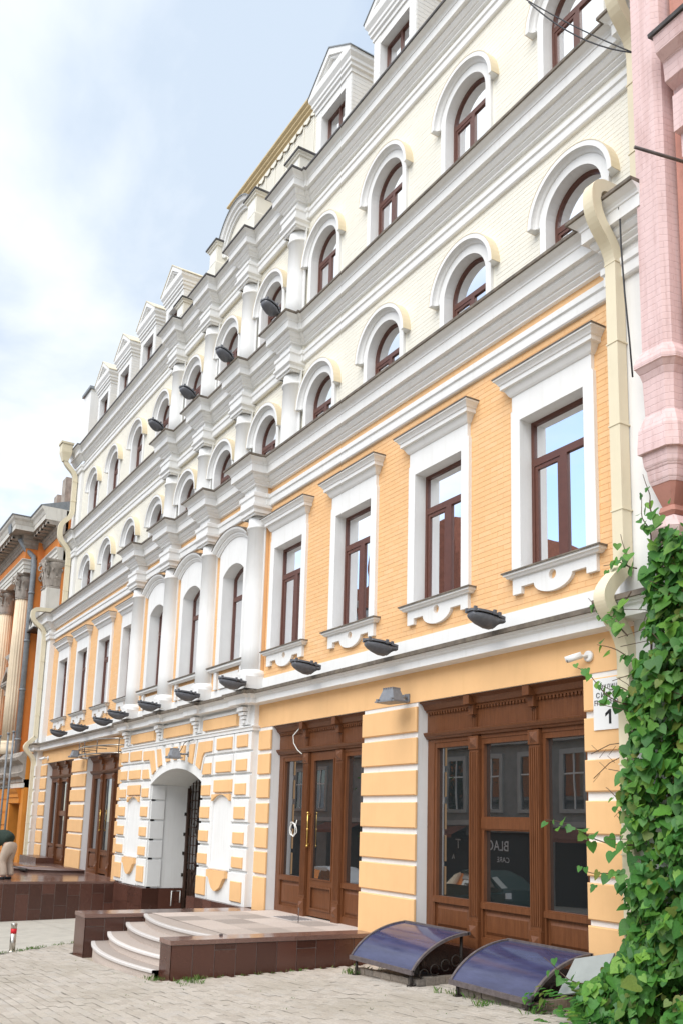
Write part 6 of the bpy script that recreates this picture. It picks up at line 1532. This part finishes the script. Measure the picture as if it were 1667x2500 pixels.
for c in range(12):
    for r in range(11):
        m = MB(); x0 = -121+3.0*c; z0 = 1+3.0*r; m.box(x0, x0+1.6, -60, -59.96, z0, z0+1.7); part('window', m, M['dwin'], TW)
for c in range(4):
    m = MB()
    for r in range(11): m.box(-118+8.5*c, -115+8.5*c, -59.95, -58.8, 3+3*r, 4+3*r)
    part('balcony_stack', m, M['greytrim'], TW)
def car(x0, x1, yc, mat, label):
    L = x1-x0; zg = gz((x0+x1)/2, -9)-.03
    t = thing('parked_car', ((x0+x1)/2, yc, zg), label, 'car', 'cars parked across the street')
    prof = [(0, .35), (0, .62), (.03, .78), (.20, .90), (.32, 1.28), (.42, 1.44), (.66, 1.46), (.80, 1.30), (.92, .98), (.985, .92), (1, .60), (1, .35)]
    m = MB(); vs = []
    secs = [(-.84, .80, .30), (-.80, .97, .06), (-.55, 1, 0), (.55, 1, 0), (.80, .97, .06), (.84, .80, .30)]
    for yy, sc, _ in secs:
        for px_, pz in prof: vs.append((x0+L*(.5+(px_-.5)*(.97 if sc < 1 else 1)), yc+yy*(1 if pz < .95 else .84), zg+.35+(pz-.35)*(sc if pz > .9 else 1)))
    n = len(prof); m.add(vs, [(j*n+i, j*n+(i+1) % n, (j+1)*n+(i+1) % n, (j+1)*n+i) for j in range(5) for i in range(n)]+[tuple(range(n)), tuple(range(6*n-1, 5*n-1, -1))], 0, False)
    m.box(x0+.03, x1-.03, yc-.8, yc+.8, zg+.18, zg+.36); part('body', m, mat, t)
    for s_ in (-1, 1):
        m = MB(); yy = yc+s_*.80; w = [(.26, .93), (.345, 1.25), (.43, 1.38), (.54, 1.40), (.54, .95)]; w2 = [(.56, .95), (.56, 1.40), (.66, 1.40), (.775, 1.26), (.86, .98)]
        for q in (w, w2): m.add([(x0+L*a, yy-s_*.16*max(0, (b-.93)/.5)+s_*.012, zg+b) for a, b in q], [tuple(range(len(q)))])
        part('side_window', m, M['dwin'], t)
        for a in (.18, .80):
            m = MB(); c = Vector((x0+L*a, yc+s_*.74, zg+.33)); N_ = 20
            m.tube([c-Vector((0, .1, 0)), c+Vector((0, .1, 0))], .33, N_); wh = part('wheel', m, M['tyre'], t)
            m = MB(); m.tube([c-Vector((0, .108, 0)), c+Vector((0, .108, 0))], .2, N_); part('rim', m, M['steel'], wh)
    for xx, mt, nm in ((x0, M['lightred'], 'tail_lamp'), (x1, M['camwhite'], 'headlamp')):
        for s_ in (-1, 1):
            m = MB(); m.box(xx-.02, xx+.06 if xx == x0 else xx+.02, yc+s_*.78-.16, yc+s_*.78+.06, zg+.66, zg+.84); part(nm, m, mt, t)
car(-36.2, -31.9, -12.3, M['carwhite'], 'white parked car mirrored in the glass of the shop door')
car(-26.4, -22.2, -12.3, M['cardark'], 'dark parked car mirrored in the glass of the large shop window')

TR = thing('street_tree', (-35.2, -16.6, gz(-35, -9)), 'dark green street tree across the road mirrored in the shop window', 'tree')
rt = random.Random(9); m = MB()
m.tube([(-35.2, -16.6, -1.2), (-35.15, -16.55, 1.2), (-35.3, -16.5, 3.4), (-35.1, -16.6, 5.2)], [.16, .13, .10, .05], 10)
part('trunk', m, M['stem'], TR)
m = MB()
for k_ in range(9): a = rt.uniform(0, 6.28); z = rt.uniform(2.2, 4.6); m.tube([(-35.2, -16.55, z), (-35.2+.6*cos(a), -16.55+.6*sin(a), z+.5), (-35.2+1.3*cos(a), -16.55+1.1*sin(a), z+1.0)], [.05, .035, .015], 6)
part('limbs', m, M['stem'], TR, kind='stuff')
m = MB()
for k_ in range(1900):
    c = Vector((rt.gauss(0, .75), rt.gauss(0, .65), rt.gauss(0, 1.15)))
    if noise.noise(c*1.3) < -.12: continue
    c += Vector((-35.2, -16.5, 4.4)); a = Vector((rt.gauss(0, 1), rt.gauss(0, 1), rt.gauss(0, 1))).normalized(); b_ = a.orthogonal().normalized(); s_ = rt.uniform(.07, .15)
    m.add([c-a*s_, c+b_*s_*.5, c+a*s_, c-b_*s_*.5], [(0, 1, 2, 3)])
part('crown', m, M['leaf'], TR, kind='stuff')

# ================================================================== person bending down on the left terrace
def skinned(name, verts, edges, radii, mat, parent, sub=2):
    me = bpy.data.meshes.new(name); me.from_pydata([tuple(Vector(v)-WLOC[parent.name]) for v in verts], edges, [])
    o = bpy.data.objects.new(name, me); COL.objects.link(o)
    md = o.modifiers.new('skin', 'SKIN'); md.use_smooth_shade = True
    for i, r in enumerate(radii): me.skin_vertices[0].data[i].radius = (r if isinstance(r, tuple) else (r, r))
    me.skin_vertices[0].data[0].use_root = True
    sb = o.modifiers.new('sub', 'SUBSURF'); sb.levels = sub; sb.render_levels = sub
    bpy.context.view_layer.update()
    dg = bpy.context.evaluated_depsgraph_get(); nm = bpy.data.meshes.new_from_object(o.evaluated_get(dg)); nm.name = name
    bpy.data.objects.remove(o); nm.materials.clear(); nm.materials.append(mat)
    for p in nm.polygons: p.use_smooth = True
    return link(name, nm, parent)
pxx, pyy, pz0 = -24.62, -2.86, .455
PE = thing('person', (pxx, pyy, pz0), 'person in a dark green top and beige trousers bending forward at the left edge', 'person')
D_ = Vector((-.80, -.60, 0)).normalized(); S_ = Vector((.60, -.80, 0)).normalized()
def PV(f, s, u): return tuple(Vector((pxx, pyy, pz0))+D_*f+S_*s+Vector((0, 0, u)))
# body (skin): pelvis, spine bent forward, neck, head, arms, legs
bv = [PV(-.06, 0, .86), PV(.08, 0, .98), PV(.28, 0, 1.06), PV(.46, 0, 1.04), PV(.56, 0, .99), PV(.66, 0, .92), PV(.74, 0, .86)]
be = [(i, i+1) for i in range(6)]; br = [.12, .12, .12, .12, .06, .085, .095]
for s_ in (-1, 1):
    b = len(bv)
    bv += [PV(.44, s_*.17, 1.02), PV(.50, s_*.21, .76), PV(.64, s_*.17, .54), PV(.68, s_*.15, .46)]; be += [(3, b), (b, b+1), (b+1, b+2), (b+2, b+3)]; br += [.055, .045, .036, .030]
    b = len(bv)
    bv += [PV(-.05, s_*.10, .80), PV(.05, s_*.12, .46), PV(-.06, s_*.12, .09), PV(.08, s_*.13, .04)]; be += [(0, b), (b, b+1), (b+1, b+2), (b+2, b+3)]; br += [.085, .062, .042, .04]
skinned('body', bv, be, br, M['skin'], PE)
# five fingers on each hand
for s_ in (-1, 1):
    fv = []; fe = []; frr = []
    root = PV(.68, s_*.15, .46)
    fv.append(root); frr.append(.028)
    for k_ in range(5):
        a = (k_-2)*.016; ln_ = (.055, .075, .085, .075, .06)[k_]
        b = len(fv); fv += [PV(.685+.01*k_, s_*.15+a*1.6, .44), PV(.70+.004*k_, s_*.15+a*1.9, .44-ln_*.5), PV(.69, s_*.15+a*1.9, .44-ln_)]; fe += [(0, b), (b, b+1), (b+1, b+2)]; frr += [.010, .009, .007]
    skinned('hand', fv, fe, frr, M['skin'], PE, 1)
sv = [PV(-.06, 0, .93), PV(.04, 0, 1.02), PV(.22, 0, 1.09), PV(.43, 0, 1.07), PV(.56, 0, 1.0)]
se = [(i, i+1) for i in range(4)]; sr = [(.20, .21), (.215, .22), (.23, .23), (.22, .24), .11]
for s_ in (-1, 1):
    b = len(sv); sv += [PV(.43, s_*.18, 1.03), PV(.49, s_*.215, .82)]; se += [(3, b), (b, b+1)]; sr += [.11, .09]
skinned('shirt', sv, se, sr, M['shirt'], PE)
tv = [PV(-.10, 0, .82), PV(-.02, 0, .94)]; te = [(0, 1)]; tr_ = [(.185, .18), (.185, .18)]
for s_ in (-1, 1):
    b = len(tv); tv += [PV(-.07, s_*.105, .76), PV(.04, s_*.125, .46), PV(-.05, s_*.125, .16), PV(-.05, s_*.125, .08)]; te += [(0, b), (b, b+1), (b+1, b+2), (b+2, b+3)]; tr_ += [.135, .108, .096, .098]
skinned('trousers', tv, te, tr_, M['trouser'], PE)
m = MB()
hv = [PV(.70, 0, .92), PV(.76, 0, .85)]; skinned('hair', hv, [(0, 1)], [.10, .095], M['hair'], PE)
for s_ in (-1, 1):
    fv = [PV(-.08, s_*.13, .035), PV(.05, s_*.13, .035), PV(.17, s_*.135, .03)]; skinned('shoe', fv, [(0, 1), (1, 2)], [.048, .05, .04], M['ink'], PE)
m = MB(); hd_ = Vector(PV(.78, 0, .83))
for s_ in (-1, 1):
    e = hd_+S_*s_*.035+D_*.055+Vector((0, 0, -.035)); m.lathe([(0, e.z-.012), (.012, e.z), (0, e.z+.012)], e.x, e.y, 8)
part('eyes', m, M['ink'], PE)

# ================================================================== climbing vine on the right
VI = thing('climbing_vine', (-5.6, -.6, gz(-5.6, -.6)), 'dense green climbing vine with heart shaped leaves at the right edge', 'vine')
rv = random.Random(21)
def vine_left(z):
    pts = [(-.3, -7.10), (.2, -7.08), (.5, -7.08), (.72, -6.75), (.9, -6.55), (1.3, -6.46), (1.73, -6.56), (2.1, -6.62), (2.4, -6.50), (2.62, -6.53), (3.0, -6.48), (3.4, -6.46), (3.75, -6.40), (4.0, -6.22), (4.35, -6.20), (4.7, -6.16), (4.95, -6.08), (5.3, -5.98), (5.6, -5.94), (5.9, -5.9)]
    for (za, xa), (zb, xb) in zip(pts, pts[1:]):
        if za <= z <= zb: t_ = (z-za)/(zb-za); return xa+(xb-xa)*t_-.05+.10*noise.noise(Vector((z*2.7, 0, 1)))
    return -5.9
def leaf_shape():
    """heart leaf lying in its own xy plane, stalk at the origin, tip along -y, z the upper face"""
    o = [(0, 0), (.20, .13), (.42, .12), (.54, -.06), (.50, -.32), (.30, -.66), (0, -1.0)]
    vs = []
    for x, y in o: vs.append((x, y, .10*abs(x)-.16*max(0, -y-.3)**2))
    for x, y in o[1:-1]: vs.append((-x, y, .10*abs(x)-.16*max(0, -y-.3)**2))
    vs.append((0, -.35, -.04)); c = len(vs)-1
    fs = [(c, 0, 1), (c, 1, 2), (c, 2, 3), (c, 3, 4), (c, 4, 5), (c, 5, 6), (c, 7, 0), (c, 8, 7), (c, 9, 8), (c, 10, 9), (c, 11, 10), (c, 6, 11)]
    return vs, fs
def leaf_shape2():
    """three-lobed leaf"""
    o = [(0, 0), (.16, .10), (.46, .10), (.62, -.16), (.40, -.30), (.34, -.62), (0, -1.0)]
    vs = [];
    for x, y in o: vs.append((x, y, .16*abs(x)-.10*max(0, -y-.3)))
    for x, y in o[1:-1]: vs.append((-x, y, .12*abs(x)-.10*max(0, -y-.3)))
    vs.append((0, -.3, -.05)); c = len(vs)-1
    return vs, leaf_shape()[1]
LV = [leaf_shape(), leaf_shape2()]
lmesh = []
for vs, fs in LV:
    b_ = MB(); b_.add(vs, fs, 0, True); lmesh.append(b_.mesh('leaf', M['leaf']))
leaves = []   # (matrix, kind, size, pos)
def add_leaf(p, size, droop=None, bias=(0, -1, .55), spread=.55):
    n = Vector((bias[0]+rv.gauss(0, spread), bias[1]+rv.gauss(0, spread*.7), bias[2]+rv.gauss(0, spread*.8))).normalized()
    tip = Vector((rv.gauss(0, .45), -.25+rv.gauss(0, .25), -1))
    tip = (tip-n*tip.dot(n)).normalized(); y = -tip; x = y.cross(n).normalized()
    sx = size*rv.uniform(.85, 1.1); mt = Matrix(((x.x*sx, y.x*size, n.x*size, p[0]), (x.y*sx, y.y*size, n.y*size, p[1]), (x.z*sx, y.z*size, n.z*size, p[2]), (0, 0, 0, 1)))
    leaves.append((mt, 0 if rv.random() < .72 else 1, size, Vector(p)))
def vine_depth(x, z):
    """how far the foliage stands out from the wall"""
    b = .30+.22*noise.noise(Vector((x*1.3, z*1.1, 7)))+.18*noise.noise(Vector((x*3.1, z*2.7, 2)))
    if z < 1.1: b += (1.1-z)*.55
    edge_ = x-vine_left(z)
    return max(.06, b*min(1, .35+edge_*1.3))+.22
n_try = 0
while len(leaves) < 10500 and n_try < 90000:
    n_try += 1
    z = rv.uniform(-.1, 5.75) if rv.random() < .86 else rv.uniform(-.1, 1.4)
    x = rv.uniform(-7.3, -4.2)
    l = vine_left(z)
    if x < l+abs(rv.gauss(0, .05)): continue
    if z > 4.5:
        top = 5.15+.35*noise.noise(Vector((x*2.1, 0, 5)))+(.35 if x < -5.75 else 0)*0
        if z > top and rv.random() > .12*max(0, 1-(z-top)*1.6): continue
    # bare gaps where darkness and twigs show
    gap = noise.noise(Vector((x*2.3+5, z*1.9, 11)))
    if gap < -.22 and rv.random() < .85: continue
    d = vine_depth(x, z); k_ = rv.random()**.6; y = -.18-d*k_*1.1
    add_leaf((x, y, z), rv.choice((.045, .06, .072, .085, .10, .125))*rv.uniform(.85, 1.15)*(1.2 if k_ > .7 else 1))
# shoots reaching left over the front
shoots = [((-6.45, -.55, 3.50), (-7.35, -.35, 3.98), 9), ((-6.45, -.5, 2.05), (-7.75, -.45, 2.22), 13), ((-6.5, -.5, 1.62), (-7.3, -.4, 1.80), 8), ((-6.35, -.6, 4.15), (-6.95, -.5, 4.75), 9), ((-6.3, -.55, 4.62), (-6.95, -.5, 4.52), 10), ((-6.3, -.5, 4.95), (-6.78, -.45, 5.08), 8),
          ((-6.1, -.5, 5.1), (-6.28, -.42, 5.75), 6), ((-6.0, -.55, 5.3), (-6.15, -.5, 5.95), 4), ((-6.35, -.45, 3.9), (-6.95, -.4, 4.22), 6), ((-6.4, -.5, 3.55), (-6.95, -.35, 3.80), 9), ((-6.6, -.6, .65), (-7.35, -.9, .75), 10), ((-6.7, -.8, .3), (-7.5, -1.0, .35), 9), ((-6.4, -.5, 5.0), (-6.55, -.4, 5.35), 6), ((-6.4, -.45, 2.85), (-6.75, -.3, 2.95), 6), ((-6.45, -.45, 1.15), (-6.85, -.3, 1.2), 5), ((-6.5, -.5, 2.5), (-6.9, -.35, 2.55), 3)]
stems = MB()
for a, b, n in shoots:
    a, b = Vector(a), Vector(b); pts = []
    ph = rv.uniform(0, 6)
    for i in range(9):
        t_ = i/8; p = a+(b-a)*t_+Vector((0, .03*sin(ph+t_*7), .06*sin(ph*2+t_*5)-.05*sin(pi*t_))); pts.append(p)
    stems.tube(pts, [.007*(1-.7*i/8)+.0015 for i in range(9)], 5)
    for k_ in range(n):
        t_ = .12+.9*k_/n; i = min(7, int(t_*8)); p = pts[i]+(pts[i+1]-pts[i])*(t_*8-i) if i < 8 else pts[8]
        sz = rv.uniform(.10, .155)*(1.05-.5*t_); add_leaf(p+Vector((rv.gauss(0, .03), -.02, rv.gauss(0, .04))), sz, spread=.4)
# woody stems inside
for k_ in range(26):
    x = rv.uniform(-6.4, -4.5); pts = []; y = -.3
    for i in range(12):
        z = -.1+i*.47; pts.append((x+.25*noise.noise(Vector((k_*3.1, z*.6, 0))), -.24-.12*abs(noise.noise(Vector((k_, z*.7, 4)))), z))
    stems.tube(pts, [.018*(1-.05*i)+.003 for i in range(12)], 5)
for k_ in range(70):
    x = rv.uniform(-6.5, -4.6); z = rv.uniform(.2, 5); p = Vector((x, -.3, z)); q = p+Vector((rv.gauss(-.1, .25), -rv.uniform(.05, .4), rv.gauss(0, .25))); stems.tube([p, (p+q)/2+Vector((0, 0, .05)), q], .004, 4)
for a, b in (((-6.62, -.35, 2.95), (-7.3, -.12, 2.72)), ((-6.62, -.3, 3.08), (-7.35, -.1, 3.0)), ((-6.7, -.3, 2.1), (-6.95, -.1, 2.45))):
    a, b = Vector(a), Vector(b); stems.tube([a, (a+b)/2+Vector((0, 0, .04)), b], .005, 5)
    for t_ in (.35, .6, .8): p = a+(b-a)*t_; stems.tube([p, p+Vector((-.10, 0, rv.choice((-.09, .08))))], .003, 4)
part('stems', stems, M['stem'], VI)
# fresh compound-leaf shoots at the lower left of the vine
def compound(p, d, n, s):
    p = Vector(p); d = Vector(d).normalized(); side = d.cross(Vector((0, 0, 1))).normalized()
    for i in range(n):
        q = p+d*(.05*i+.03)
        for s_ in (-1, 1):
            up = Vector((0, -.3, 1)).normalized(); tip = (side*s_+d*.5-Vector((0, 0, .25))).normalized(); nn = (up-tip*up.dot(tip)).normalized(); y = -tip; x = y.cross(nn)
            leaves.append((Matrix(((x.x*s*.5, y.x*s, nn.x*s, q.x), (x.y*s*.5, y.y*s, nn.y*s, q.y), (x.z*s*.5, y.z*s, nn.z*s, q.z), (0, 0, 0, 1))), 0, s*.5, q))
for k_ in range(16):
    compound((rv.uniform(-7.25, -6.2), rv.uniform(-1.5, -.7), rv.uniform(.1, .55)), (rv.uniform(-1, .2), rv.uniform(-.8, .1), rv.uniform(-.1, .5)), rv.randint(4, 7), rv.uniform(.07, .11))
def lscore(l):
    u_, v_, w_ = pix(*l[3]); return (l[2]/w_)*(1 if (0 < u_ < 1667 and 0 < v_ < 2500) else 0)*(1+max(0, -.25-l[3].y)*1.5)
leaves.sort(key=lambda l: -lscore(l))
big = leaves[:295]; small = leaves[295:]
base = Matrix.Translation(-WLOC[VI.name])
for mt, kd, sz, p in big:
    o = bpy.data.objects.new('leaf', lmesh[kd]); COL.objects.link(o); o.parent = VI; o.matrix_local = base @ mt
fol = MB()
for mt, kd, sz, p in small:
    vs, fs = LV[kd]; fol.add([tuple(mt @ Vector(v)) for v in vs], fs, 0, True)
part('foliage', fol, M['leaf'], VI, kind='stuff')
